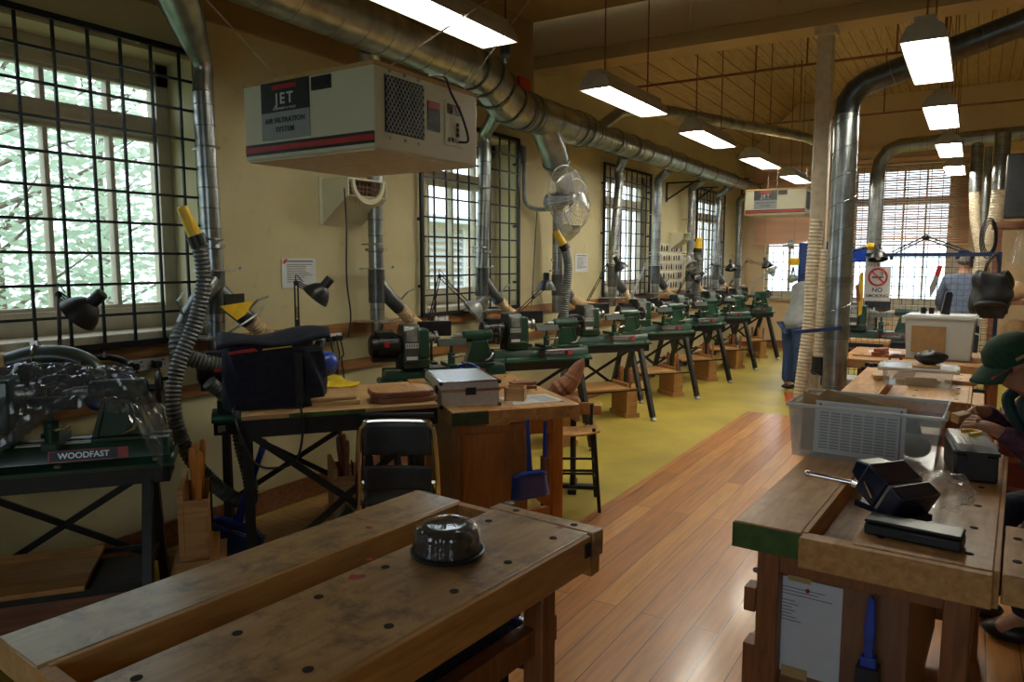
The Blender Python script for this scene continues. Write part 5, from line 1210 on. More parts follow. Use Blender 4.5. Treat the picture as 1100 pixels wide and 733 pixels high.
# brackets
def bracket(label, y, z, L=.42, h=.28):
    t = thing('wall_bracket', label, 'bracket', (WX, y, z), 0, 'black triangular wall brackets')
    g = G(); g.bb(0, .02, -.018, .018, -h, 0); g.bb(0, L, -.018, .018, -.02, 0); g.bar((.01, 0, -h + .03), (L * .8, 0, -.02), .022, .012, up=(0, 1, 0)); g.build('frame', 'iron', t)
bracket('black triangular bracket above the tool board', 10.5, 2.80, .50); bracket('black triangular bracket at the top left corner of the farthest window', 11.65, 2.82)
bracket('black triangular bracket past the farthest window, beside the main duct', 13.45, 3.12); bracket('black triangular bracket in the corner of the end wall', 14.55, 3.12)
t = thing('pendant_socket', 'dark pendant plug hanging beside the nearest ceiling light', 'socket', (-2.50, 3.93, 2.88), 0)
g = G(); g.cyl((0, 0, .12), (0, 0, 1.12), .005, n=6); g.build('cable', 'black', t); g = G(); g.lathe([(.0, -.03), (.012, -.03), (.016, .0), (.035, .02), (.035, .11), (.02, .13), (0, .135)], (0, 0, 0), 16); g.build('body', 'greydark', t)
# bucket, clamp and floor timber under the steel table
struct(G().bb(-3.60, -2.72, 2.25, 4.05, 0, .10), 'floor', 'shelf')  # raised timber platform, a separate piece lying on the floor
t = thing('bucket', 'small black bucket standing on the low timber platform behind the folding chair', 'bucket', hl(1, (.02, -.20, .10)), 0)
G().lathe([(.055, 0), (.085, .24), (.092, .24), (.092, .255), (.08, .255), (.052, .012), (0, .012)], (0, 0, 0), 22, cap=False).build('body', 'black', t); g = G(); g.tube([(.09 * math.cos(a), .02, .245 + .07 * math.sin(a)) for a in [PI * i / 12 for i in range(13)]], .004, 6); g.build('handle', 'steel', t)
t = thing('green_vise', 'small green bench vise lying on the timber platform under the steel table', 'vise', hl(1, (-.36, -.32, .10)), LA)
X = Matrix.Translation((0, 0, .02)) @ Matrix.Rotation(math.radians(38), 4, 'Y')
g = G(); g.bb(-.02, .02, -.03, .03, 0, .21); g.bb(-.02, .07, -.035, .035, .17, .21); g.bb(-.01, .09, -.03, .03, .03, .07); g.v = [tuple(X @ Vector(p)) for p in g.v]; g.build('body', 'green', t, bevel=.004)
g = G(); g.cyl((.05, 0, .06), (.05, 0, .19), .012); g.bb(.02, .10, -.02, .02, .085, .12); g.v = [tuple(X @ Vector(p)) for p in g.v]; g.build('jaw', 'blackmetal', t)

# ------------------------------------------------------------------ near left bench: cake dome
p = onbench(LB, .125, .27); t = thing('cake_dome', 'clear fluted plastic cake dome with black base on the stained bench', 'cake container', (p[0], p[1], .851), 0)
G().lathe([(.0, 0), (.088, 0), (.100, .006), (.103, .016), (.098, .018), (.092, .010), (0, .010)], (0, 0, 0), 48, cap=False).build('base', 'black', t)
n = 96; vs = []
prof = [(.094, .012), (.093, .03), (.089, .065), (.085, .080), (.079, .0865), (.070, .0885), (.046, .0885), (.036, .0865), (0.001, .0865)]
g = G()
for j, (r_, z) in enumerate(prof):
    for k in range(n): a = 2 * PI * k / n; q = r_ * (1 + (.02 if k % 4 < 2 else -.02) * (1 if j < 4 else 0)); vs.append((q * math.cos(a), q * math.sin(a), z))
g.add(vs, [(j * n + k, j * n + (k + 1) % n, (j + 1) * n + (k + 1) % n, (j + 1) * n + k) for j in range(len(prof) - 1) for k in range(n)])
g.build('dome', 'clearp', t, smooth=60)
def ck(a, z): return 0
g = G(); g.lathe([(.0, .011), (.088, .011), (.0885, .03), (.085, .062), (.078, .073), (0, .075)], (0, 0, 0), 40, cap=False); g.build('cake', 'cakeb', t, smooth=60)
p = onbench(LB, -.02, 0)
# ------------------------------------------------------------------ things on the right foreground bench
t = thing('paper_bin', 'clear plastic bin full of papers at the back of the right foreground bench', 'bin', (-.345, 3.36, .851), math.radians(-2)); W_, D_, H_ = .275, .20, .215
def tub(name, W_, D_, H_, mat, par, th=.004, fl=.02, rim=True):
    g = G(); k = .93; vs = [(-W_ * k, -D_ * k, 0), (W_ * k, -D_ * k, 0), (W_ * k, D_ * k, 0), (-W_ * k, D_ * k, 0), (-W_, -D_, H_), (W_, -D_, H_), (W_, D_, H_), (-W_, D_, H_)]
    g.add(vs, [(3, 2, 1, 0), (0, 1, 5, 4), (1, 2, 6, 5), (2, 3, 7, 6), (3, 0, 4, 7)]); o = g.build(name, mat, par, smooth=0, solid=th)
    if rim:
        r_ = G(); r_.tube([(-W_ - .004, -D_ - .004, H_), (W_ + .004, -D_ - .004, H_), (W_ + .004, D_ + .004, H_), (-W_ - .004, D_ + .004, H_)], .008, 6, closed=True); r_.build('rim', 'milky2', par)
    return o
tub('tub', W_, D_, H_, 'milky', t)
g = G(); g.bb(-W_ - .012, W_ + .012, -.0, .0, 0, 0) if 0 else None
g.bb(W_ * .98, W_ + .012, -.06, .06, H_ - .035, H_ - .012); g.bb(-W_ - .012, -W_ * .98, -.06, .06, H_ - .035, H_ - .012); g.build('grip', 'milky2', t, bevel=.003)
t = thing('envelope', 'brown cardboard envelope sticking up out of the paper-filled bin', 'envelope', (-.40, 3.25, .86), math.radians(-2))
X = Matrix.Rotation(math.radians(-6), 4, 'X'); g = G(); g.prism([(-.19, 0), (.20, 0), (.20, .205), (.05, .235), (-.10, .262), (-.13, .235), (-.19, .245)], -.004, .004, X @ YP); g.build('body', 'cardboard', t)
t = thing('printed_page', 'white printed page standing in front inside the paper-filled bin', 'paper', (-.365, 3.215, .865), math.radians(-3))
g = G(); g.bb(-.17, .165, -.001, .001, 0, .215); g.v = [tuple(X @ Vector(q)) for q in g.v]; g.build('sheet', 'white', t)
g = G()
for c in range(7): 
    for r_ in range(13): g.bb(-.15 + c * .042, -.15 + c * .042 + .034, -.003, -.0005, .02 + r_ * .012, .0255 + r_ * .012)
g.bb(.145, .153, -.003, -.0005, .01, .205); g.bb(-.155, -.147, -.003, -.0005, .185, .205); g.v = [tuple(X @ Vector(q)) for q in g.v]; g.build('print', 'print', t)
t = thing('glove_bundle', 'dark crumpled bundle lying inside the paper-filled bin', 'bundle', (-.18, 3.36, .862), .6)
g = G(); g.ball((0, 0, .05), (.06, .09, .05), 12, 8); g.tube(smoothpath([(.0, -.02, .06), (.02, .04, .12), (.03, .08, .13)], 4), [.03] * 9, 8); g.build('body', 'bluedark', t)
t = thing('book_stack', 'brown folder lying flat in the bottom of the paper-filled bin', 'folder', (-.47, 3.40, .862), .1)
G().bb(-.10, .10, -.11, .11, 0, .06).build('body', 'cardboard', t, bevel=.004)
t = thing('toolbox', 'black toolbox with a clear organiser lid beside the paper-filled bin', 'toolbox', (.02, 3.27, .851), math.radians(8))
G().bb(-.07, .07, -.15, .15, 0, .10).build('body', 'black', t, bevel=.008); G().bb(-.075, .075, -.155, .155, .10, .112).build('rim', 'black', t, bevel=.004)
l_ = G().bb(-.066, .066, -.145, .145, .112, .135).build('organiser_lid', 'milky', t, bevel=.004)
g = G()
for i in range(4): g.bb(-.062 + i * .018, -.05 + i * .018, -.14, .0, .134, .138)
g.build('chrome_strip', 'chrome', l_); g = G(); g.tube(smoothpath([(.0, .02, .14), (.04, .06, .142), (.02, .11, .14), (-.02, .08, .14)], 4), .008, 6); g.build('yellow_cord', 'yellow', l_)
g = G(); g.bb(.075, .085, -.05, .05, .06, .11); g.bb(-.03, .03, -.165, -.155, .07, .115); g.build('latch', 'black', t)
# blue drill vise with chrome handle and bag
t = thing('machine_vise', 'navy blue machine vise with a long chrome handle on the right foreground bench', 'vise', (-.20, 2.60, .851), math.radians(-38))
g = G(); X = Matrix.Translation((-.01, 0, .075)) @ Matrix.Rotation(math.radians(30), 4, 'Y')
g.bb(-.045, .045, -.075, .075, -.035, .075); g.prism([(-.045, -.035), (-.10, -.02), (-.105, .03), (-.045, .06)], -.05, .05, YP); g.v = [tuple(X @ Vector(q)) for q in g.v]; g.build('jaw', 'navyvise', t, bevel=.006)
g = G(); g.bb(.058, .115, -.08, .08, -.04, .08); g.v = [tuple(X @ Vector(q)) for q in g.v]; g.build('jaw', 'navyvise', t, bevel=.006)
g = G(); g.bb(.047, .056, -.07, .07, -.03, .07); g.v = [tuple(X @ Vector(q)) for q in g.v]; g.build('jaw_plate', 'cast', t)
g = G(); g.bb(-.08, .12, -.055, .055, .002, .022); g.build('base', 'navyvise', t)
g = G(); g.tube([(-.10, -.01, .055), (-.125, -.012, .055)], .018, 12); g.cyl((-.115, -.0, .055), (-.115, -.0, .075), .016); g.build('screw', 'chrome', t)
g = G(); a = Vector((-.12, -.01, .058)); b = a + Vector((-.12, -.098, .012)); g.cyl(a, b, .009, n=12); g.ball(b, .012, 10, 7); g.build('handle', 'chrome', t)
g = G(); g.bar(Vector((-.02, -.077, .10)), Vector((.02, -.085, .06)), .006); g.build('pin', 'chrome', t)
def pbag(u_, v_):
    a = 2 * PI * u_; ph = PI * (v_ * .98 + .01); e = Vector((math.sin(ph) * math.cos(a), math.sin(ph) * math.sin(a), -math.cos(ph)))
    r_ = .90 + .60 * abs(NZ.noise(e * 1.7 + Vector((3, 1, 0)))) + .24 * abs(NZ.noise(e * 4.1)) + .05 * abs(NZ.noise(e * 9))
    return (.088 * r_ * e.x, .078 * r_ * e.y, max(.001, .055 + .056 * r_ * e.z))
o = G().grid(pbag, 72, 44).build('plastic_bag', 'clearp2', smooth=16); place(o, (-.055, 2.735, .856), .4); tag(o, 'crumpled clear plastic bag tucked behind the navy machine vise', 'bag')
t = thing('instrument_case', 'slim glossy black case lying on the front edge of the right foreground bench', 'case', (-.11, 2.375, .851), math.radians(-6))
G().bb(-.125, .125, -.045, .045, 0, .034).build('lower_shell', 'black', t, bevel=.007); G().bb(-.125, .125, -.045, .045, .036, .046).build('lid', 'black', t, bevel=.006)
# ------------------------------------------------------------------ right side, middle distance
t = thing('lidded_box', 'clear plastic box with a lid of odds and ends on the second right bench', 'box', (-.285, 5.52, .851), math.radians(1))
tub('tub', .20, .16, .105, 'milky', t)
g = G(); g.tube([(-.215, -.17, .112), (.215, -.17, .112), (.215, .17, .112), (-.215, .17, .112)], .010, 6, closed=True); g.build('lid_rim', 'milky2', t)
g = G(); g.bb(-.21, .21, -.165, .165, .112, .118); g.build('lid', 'milky', t)
g = G(); g.bb(.205, .235, -.10, .10, .085, .12); g.bb(-.235, -.205, -.10, .10, .085, .12); g.build('clip_handle', 'milky2', t, bevel=.004)
t = thing('wood_strip', 'pale strips of wood lying inside the lidded clear box', 'offcut', (-.29, 5.50, .856), .2)
g = G(); g.bb(-.13, .11, -.06, -.03, 0, .03); g.bb(-.10, .14, .0, .03, .0, .02); g.bb(-.08, .10, -.10, -.08, 0, .05); g.build('strips', 'pale', t)
o = G().bb(-.075, .085, -.06, .06, 0, .014).build('wood_slip', 'shelf', bevel=.002); place(o, (-.245, 5.47, .970), .08); tag(o, 'thin brown slip of wood under the black pouch on the lidded box', 'offcut')
def lump(u_, v_):
    a = 2 * PI * u_; ph = PI * (.01 + .98 * v_); r_ = 1 + .10 * math.sin(3 * a + 1) + .06 * math.sin(5 * a + 4 * ph); return (.095 * r_ * math.sin(ph) * math.cos(a), .06 * r_ * math.sin(ph) * math.sin(a), .045 - .045 * math.cos(ph) * (1 + .1 * math.sin(4 * a)))
o = G().grid(lump, 26, 14).build('black_pouch', 'black', smooth=50); place(o, (-.22, 5.50, .986), .2); tag(o, 'lumpy black pouch lying on top of the lidded clear box', 'pouch')
o = G().tube([(.035 * math.cos(a), 0, .035 + .035 * math.sin(a)) for a in [PI * i / 10 for i in range(11)]], .009, 8).build('tape_ring', 'brown'); place(o, (-.42, 5.46, .970), .3); tag(o, 'small brown ring standing at the left end of the lidded box', 'ring')
for (x, y, w, d, h, rz, lb, m_) in ((-.515, 5.60, .05, .10, .03, .2, 'small pale block left of the lidded clear box', 'pale'), (-.045, 5.62, .09, .04, .025, -.1, 'thin pale block right of the lidded clear box', 'shelf')):
    o = G().bb(-w, w, -d / 2, d / 2, 0, h).build('wood_block', m_, bevel=.003); place(o, (x, y, .851), rz); tag(o, lb, 'block')
t = thing('milky_bin', 'tall milky plastic storage bin with a white lid on the third right bench', 'bin', (-.225, 7.16, .851), math.radians(-3))
tub('tub', .245, .17, .33, 'milky2', t, rim=False)
g = G(); g.bb(-.262, .262, -.187, .187, .328, .352); g.bb(-.25, .25, -.175, .175, .352, .362); g.build('lid', 'milky2', t, bevel=.006)
g = G(); g.bb(-.195, .055, -.174, -.170, .05, .27); g.build('brown_insert', 'cardboard', t)
g = G(); g.bb(-.29, -.26, -.05, .05, .28, .34); g.bb(.26, .29, -.05, .05, .28, .34); g.build('clip', 'white', t, bevel=.003)
for i, (x, y, z, rz, lb, w, h) in enumerate(((-.66, 7.06, .851, 1.2, 'dark red-brown block beside the milky bin, lower of the stacked two', .085, .03), (-.655, 7.07, .882, 1.3, 'dark red-brown block beside the milky bin, upper of the stacked two', .075, .028), (-.54, 7.00, .851, 1.1, 'long thin grey-brown block lying in front of the milky bin', .09, .02))):
    o = G().bb(-w, w, -.035, .035, 0, h).build('hardwood_block', 'redtool', bevel=.003); place(o, (x, y, z), rz); tag(o, lb, 'block', 'hardwood blocks on the third bench')
o = G().bb(-.16, .10, -.10, .10, 0, .002).build('paper_sheet', 'white'); place(o, (-.62, 7.32, .851), .1); tag(o, 'white paper sheet lying behind the dark red-brown blocks', 'paper')
t = thing('black_stand', 'slim black tool standing upright on the lid of the milky bin', 'tool', (-.20, 7.16, 1.214), .2)
X = Matrix.Rotation(.12, 4, 'Y'); g = G(); g.prism([(-.035, 0), (.035, 0), (.03, .05), (.028, .17), (.02, .19), (-.02, .19), (-.028, .17), (-.03, .05)], -.02, .02, X @ YP); g.build('body', 'black', t, bevel=.006)
for i, x in enumerate((-.36, -.30)):
    o = G().lathe([(.0, 0), (.02, 0), (.022, .05), (.018, .05), (.017, .006), (0, .006)], (0, 0, 0), 14, cap=False).build('small_cup', 'bluedark'); place(o, (x, 7.2, 1.214)); tag(o, 'small dark cup on the milky bin, %s of the pair' % ('outer' if i == 0 else 'one nearer the black tool'), 'cup', 'small cups on the milky bin')
t = thing('white_tub', 'plain white upright tub on the floor right of the big floor duct', 'tub', (-.94, 7.55, 0), 0)
g = G(); g.bb(-.10, .10, -.16, .16, 0, .54); g.build('body', 'white', t, bevel=.01); G().bb(-.108, .108, -.168, .168, .54, .57).build('lid', 'white', t, bevel=.006)

# wire screen with things hanging on it
SY = 8.0; sx0, sx1 = -1.075, .175
t = thing('wire_screen', 'dark blue framed wire mesh screen standing behind the third right bench', 'screen', ((sx0 + sx1) / 2, SY, 0), 0); hw = (sx1 - sx0) / 2
for s in (-1, 1): g = G(); g.bb(s * hw - .017, s * hw + .017, -.017, .017, 0, 1.74); g.build('post', 'navyframe', t); G().bb(s * hw - .03, s * hw + .03, -.22, .22, 0, .03).build('foot', 'navyframe', t)
G().bb(-hw, hw, -.016, .016, 1.70, 1.735).build('top_rail', 'navyframe', t); G().bb(-hw, hw, -.016, .016, .45, .48).build('bottom_rail', 'navyframe', t)
g = G(); n = 24
for i in range(1, n): x = -hw + 2 * hw * i / n; g.bb(x - .0016, x + .0016, -.003, .0, .48, 1.70)
for i in range(1, 24): z = .48 + 1.22 * i / 24; g.bb(-hw, hw, .0, .003, z - .0016, z + .0016)
g.build('mesh_wire', 'navyframe', t, smooth=0)
t = thing('no_smoking_sign', 'white NO SMOKING sign with a red crossed circle hanging on the wire screen', 'sign', (-.80, SY - .05, 1.44), math.radians(4))
G().bb(-.112, .112, -.003, .003, -.165, .165).build('plate', 'white', t, bevel=.002)
g = G(); g.tube([(.078 * math.cos(a), -.004, .065 + .078 * math.sin(a)) for a in [2 * PI * i / 36 for i in range(36)]], .010, 6, closed=True); g.bar((-.054, -.006, .119), (.054, -.006, .011), .014, .004, up=(0, 1, 0)); g.build('red_circle', 'red', t)
g = G(); g.bb(-.05, .03, -.0045, -.003, .056, .070); g.bb(.034, .05, -.0045, -.003, .056, .07); g.tube(smoothpath([(.045, -.0035, .075), (.03, -.0035, .09), (.045, -.0035, .10), (.02, -.0035, .115)], 4), .003, 4); g.build('cigarette', 'black', t)
text('NO', .058, 'black', t, (-.0, -.0035, -.062), (PI / 2, 0, 0), bold=.001); text('SMOKING', .043, 'black', t, (.0, -.0035, -.118), (PI / 2, 0, 0), bold=.001)
t = thing('yellow_strap', 'yellow tool strap hanging beside the NO SMOKING sign', 'strap', (-.945, SY - .04, 1.26), .1)
g = G(); g.prism([(-.015, .28), (.015, .29), (.022, .1), (.02, -.12), (-.012, -.14), (-.018, .05)], -.012, .012, YP); g.build('strap', 'yellow', t, bevel=.003); G().prism([(-.05, .16), (-.02, .18), (.0, .02), (-.03, -.02)], -.02, .014, YP).build('dark_grip', 'brown', t)
t = thing('face_shield', 'blue face shield hooked over the left corner of the wire screen', 'face shield', (-1.03, SY - .08, 1.74), .3, 'blue face shields')
g = G(); g.tube([(.11 * math.cos(a), .09 * math.sin(a), .02 + .03 * math.cos(a)) for a in [2 * PI * i / 24 for i in range(24)]], .016, 8, closed=True); g.build('headband', 'black', t)
def vis2(u_, v_): a = -1.3 + 2.6 * u_; return (.12 * math.sin(a), -.10 * math.cos(a), .04 - .13 * v_)
G().grid(vis2, 16, 8).build('visor', 'blue', t, solid=.004, smooth=60)
o = G().tube([(-.05, 0, 0), (-.01, 0, .03), (.05, .0, .02), (.09, .0, -.02)], [.02, .035, .035, .02], 10).build('yellow_glove', 'yellow'); place(o, (-.88, SY - .03, 1.775), .2); tag(o, 'bright yellow glove lying on the top rail of the wire screen', 'glove')
lamp('black task lamp clipped to the top rail of the wire screen, left of the sign', (-1.06, SY - .02, 1.70), (-.98, SY - .10, 1.70), (-.80, SY - .12, 1.70), (.1, -.3, -1), r=.085)
t = thing('scissor_arm', 'long black jointed lamp arm spread like a roof above the wire screen', 'lamp', (-.62, SY + .04, 1.76), 0)
A, B, C_ = Vector((-.08, 0, -.03)), Vector((.20, 0, .12)), Vector((.54, 0, -.02)); g = G()
for s in (-1, 1): k = Vector((0, 0, .014 * s)); g.bar(A + k, B + k, .010, .012); g.bar(B + k, C_ + k, .010, .012)
g.build('arm', 'black', t); g = G(); g.ball(B, .03, 10, 7); g.build('knuckle', 'black', t); g = G(); g.tube([C_ - Vector((.06, 0, -.01)), C_, C_ + Vector((.04, 0, -.03)), C_ + Vector((.045, 0, -.14))], [.022, .024, .016, .008], 8); g.build('head', 'black', t); g = G(); g.cyl(A, A - Vector((0, .0, .06)), .012); g.build('clamp', 'black', t)
t = thing('hand_tool', 'red and grey tool hanging in the middle of the wire screen', 'tool', (-.31, SY - .03, 1.50), -.1)
X = Matrix.Rotation(.22, 4, 'Y'); g = G(); g.prism([(-.02, .02), (.02, .02), (.018, .12), (-.018, .12)], -.015, .015, X @ YP); g.build('handle', 'red', t, bevel=.004); g = G(); g.prism([(-.018, .02), (.018, .02), (.02, -.10), (.0, -.19), (-.03, -.10)], -.01, .01, X @ YP); g.build('head', 'cast', t, bevel=.003); g = G(); g.tube(smoothpath([(.03, 0, .12), (.04, 0, .17), (.02, 0, .2)], 4), .004, 6); g.build('hook', 'steel', t)
t = thing('backpack', 'bulky black backpack hanging on the right end of the wire screen', 'bag', (.13, SY - .13, 1.15), .1)
def bp(u_, v_):
    a = 2 * PI * u_; z = .40 * v_; k = (math.sin(PI * (.10 + .82 * v_))) ** .35; sq = lambda c: abs(c) ** .65 * (1 if c > 0 else -1)
    n_ = NZ.noise(Vector((math.cos(a) * 1.6, math.sin(a) * 1.6, v_ * 2.6))) * .35
    return (.165 * k * sq(math.cos(a)) * (1 + n_), .10 * k * sq(math.sin(a)) * (1 + n_), z + .03 * math.sin(2 * a + 1) * v_)
g = G(); g.grid(bp, 40, 18); g.add([bp(i / 40, 0) for i in range(40)], [tuple(range(40))[::-1]]); g.add([bp(i / 40, 1) for i in range(40)], [tuple(range(40))]); g.build('body', 'black', t, smooth=60)
g = G(); g.tube(smoothpath([(-.10, -.09, .05), (-.12, -.115, .12), (-.02, -.125, .14), (.09, -.115, .12), (.10, -.09, .05)], 5), .02, 8); g.build('pocket', 'blackmetal', t); g = G(); g.tube(smoothpath([(-.06, .08, .38), (-.03, .09, .50), (.03, .10, .56), (.06, .08, .40)], 5), .012, 8); g.build('strap', 'black', t)
g = G(); g.tube(smoothpath([(-.09, -.08, .05), (-.17, -.06, -.02), (-.15, -.05, -.12), (-.08, -.05, -.15)], 5), .008, 6); g.build('cord', 'white', t)
# machine behind the screen
c = copy_tree(LATH[8]); c['label'] = 'dark green lathe behind the wire mesh screen'; place(c, (-.42, 9.1, 0), math.radians(2))
t = thing('side_table', 'low timber side table with white papers right behind the wire screen', 'table', (-1.02, 8.62, 0), 0)
G().bb(-.2, .3, -.12, .14, .80, .83).build('top', 'pale', t)
for x in (-.17, .27):
    for y in (-.1, .12): G().bb(x - .02, x + .02, y - .02, y + .02, 0, .80).build('leg', 'orange', t)
# bandsaw, ear muffs and floor sign
t = thing('bandsaw', 'tall dark blue bandsaw half hidden behind the man in the grey shirt', 'machine', (-1.86, 10.75, 0), 0)
G().bb(-.22, .22, -.20, .20, 0, .55).build('base', 'steelblue', t, bevel=.012); G().bb(-.20, -.06, -.10, .10, .55, 1.9).build('column', 'steelblue', t, bevel=.01)
G().bb(-.20, .24, -.12, .10, 1.45, 1.92).build('upper_housing', 'steelblue', t, bevel=.03); G().bb(-.05, .36, -.22, .20, .95, .985).build('table', 'steel', t, bevel=.003); G().bb(.13, .16, -.05, -.02, .985, 1.45).build('blade_guard', 'cast', t); G().bb(-.18, .22, -.16, .12, .57, .93).build('lower_housing', 'steelblue', t, bevel=.02)
t = thing('ear_muffs', 'grey ear muffs hanging on the side of the dark blue bandsaw', 'ear muffs', (-2.12, 10.55, 1.42), 0)
g = G(); g.ball((0, 0, 0), (.055, .04, .055), 14, 9); g.ball((.03, .06, .01), (.05, .04, .05), 14, 9); g.build('cup', 'cast', t); g = G(); g.tube(smoothpath([(0, -.02, .04), (.02, .0, .16), (.03, .06, .04)], 6), .008, 8); g.build('band', 'black', t)
t = thing('face_shield', 'yellow face shield hanging above the grey ear muffs', 'face shield', (-2.09, 10.5, 1.66), .4)
g = G(); g.grid(lambda a, b: tuple(q * .6 for q in vis2(a, b)), 14, 7); g.build('visor', 'yellow', t, solid=.004, smooth=60); g = G(); g.tube([(.06 * math.cos(a), .05 * math.sin(a), .03) for a in [2 * PI * i / 20 for i in range(20)]], .014, 8, closed=True); g.build('headband', 'yellow', t)
t = thing('floor_sign', 'red and white striped sticker on the yellow floor beside the man in grey', 'sign', (-1.79, 9.42, .001), .25)
G().bb(-.12, .12, -.32, .32, 0, .002).build('sheet', 'red', t); g = G()
for i in range(5): g.bb(-.09, .09, -.25 + .11 * i, -.21 + .11 * i, .0015, .0028)
g.build('stripe', 'tape', t)
# monitor, timber rack, coiled cable
t = thing('black_monitor', 'large black box screen hanging high at the right edge', 'monitor', (.20, 8.9, 2.08), 0)
g = G(); g.bb(0, .95, -.06, .10, 0, .62); g.build('case', 'black', t, bevel=.012); G().bb(.03, .92, -.066, -.058, .04, .58).build('screen', 'blackmetal', t); g = G(); g.bb(.40, .46, .0, .05, .62, 2.47); g.build('ceiling_bracket', 'iron', t)
t = thing('timber_rack', 'dark timber storage rack with a top beam at the right edge', 'rack', (.15, 9.4, 0), 0)
for x in (0.03, 1.1):
    for y in (0, .45): G().bb(x - .035, x + .035, y - .035, y + .035, 0, 2.0).build('post', 'brown', t, bevel=.004)
g = G(); g.bb(-.03, 1.18, -.05, .50, 2.0, 2.07); g.build('top_beam', 'brown', t, bevel=.005)
for z in (.75, 1.20): G().bb(0, 1.13, -.03, .48, z, z + .03).build('shelf', 'brown', t)
rnd = random.Random(8)
for i, (x, z, m_, lb, s) in enumerate(((.20, 1.231, 'hosec', 'tan rough wood lump on the rack shelf, beside the corner post', .11), (.43, 1.231, 'redtool', 'reddish wood lump on the rack shelf, second from the corner post', .10), (.25, .781, 'cardboard', 'brown wood lump on the low shelf of the timber rack', .13))):
    g = G(); g.ball((0, 0, s), (s * 1.1, s, s), 10, 7); g.v = [(p[0] * (1 + .15 * math.sin(9 * p[2] + i)), p[1], p[2]) for p in g.v]; o = g.build('wood_lump', m_, smooth=30); place(o, (.15 + x, 9.55, z)); tag(o, lb, 'wood')
for i, (x, lb) in enumerate(((.24, 'clear plastic bag hanging in the timber rack, next to its corner post'), (.52, 'clear plastic bag hanging in the timber rack, second from its corner post'))):
    g = G(); g.grid(lambda u_, v_: (.11 * math.cos(2 * PI * u_) * (.25 + .75 * v_) * (1 + .1 * math.sin(14 * u_)), .06 * math.sin(2 * PI * u_) * (.3 + .7 * v_), -.36 * v_ - .02 * math.sin(9 * u_)), 24, 8)
    o = g.build('hanging_bag', 'clearp2', smooth=40); place(o, (.15 + x, 9.38, 1.99)); tag(o, lb, 'bag')
g = G()
for i in range(4): g.tube([( (.05 + .01 * i) * math.cos(a), .01 * i, -.16 + (.15 + .02 * i) * math.sin(a)) for a in [2 * PI * k / 24 for k in range(24)]], .006, 6, closed=True)
o = g.build('cable_coil', 'black'); place(o, (.10, 9.3, 2.06), .3); tag(o, 'coil of black cable hanging beside the timber rack post', 'cable')
# extra benches seen low behind
t, h, l, top, th = workbench('low crosswise bench under the end wall window behind the screen', (-.9, 13.6, 0), PI / 2, 1.9, .62, mats=('bench2', 'benchside', 'benchleg'))
t = thing('red_crate', 'dark red crate standing on the floor right of the second right bench', 'crate', (.42, 6.1, 0), 0)
g = G(); g.bb(-.22, .22, -.16, .16, 0, .62); g.build('body', 'darkred', t, bevel=.006); g = G()
for z in (.1, .3, .5): g.bb(-.225, .225, -.165, .165, z, z + .03)
g.build('band', 'brown', t)

# ------------------------------------------------------------------ people
def skinned(name, V, E, mat, parent=None, sub=2, smooth=True):
    me = bpy.data.meshes.new(name); bm = bmesh.new(); sl = bm.verts.layers.skin.verify()
    vs = []
    for i, (p, r) in enumerate(V):
        v = bm.verts.new(p); r = r if isinstance(r, tuple) else (r, r); v[sl].radius = r; v[sl].use_root = (i == 0); vs.append(v)
    for a, b in E: bm.edges.new((vs[a], vs[b]))
    bm.to_mesh(me); bm.free(); me.materials.append(mt[mat])
    o = bpy.data.objects.new(name, me); COL.objects.link(o)
    if parent: o.parent = parent
    m_ = o.modifiers.new('skin', 'SKIN'); m_.use_smooth_shade = True
    s_ = o.modifiers.new('subsurf', 'SUBSURF'); s_.levels = sub; s_.render_levels = sub
    return o
class Sk:
    def __init__(s): s.V = []; s.E = []
    def n(s, p, r, prev=None):
        s.V.append((tuple(p), r)); i = len(s.V) - 1
        if prev is not None: s.E.append((prev, i))
        return i
    def chain(s, pts, prev=None):
        for p, r in pts: prev = s.n(p, r, prev)
        return prev
def hand(s, wrist_i, w, d, nrm, spread=1, curl=.7):
    """palm plus five bent fingers growing from a wrist; d = pointing direction, nrm = back of the hand"""
    d = Vector(d).normalized(); n = (Vector(nrm) - d * Vector(nrm).dot(d)).normalized(); side = d.cross(n) * spread; w = Vector(w)
    palm = s.n(w + d * .045, (.030, .015), wrist_i)
    for k, (off, L) in enumerate(((-.030, .074), (-.010, .082), (.010, .078), (.029, .062))):
        p0 = w + d * .085 + side * off; a = curl
        p1 = p0 + (d * math.cos(a * .6) - n * math.sin(a * .6)) * L * .42; p2 = p1 + (d * math.cos(a * 1.7) - n * math.sin(a * 1.7)) * L * .32; p3 = p2 + (d * math.cos(a * 2.5) - n * math.sin(a * 2.5)) * L * .26
        s.chain([(p0, .0095), (p1, .0088), (p2, .008), (p3, .007)], palm)
    p0 = w + d * .03 - side * .032 - n * .008; s.chain([(p0, .011), (p0 + d * .03 - side * .018 - n * .018, .0095), (p0 + d * .055 - side * .012 - n * .030, .008)], palm)
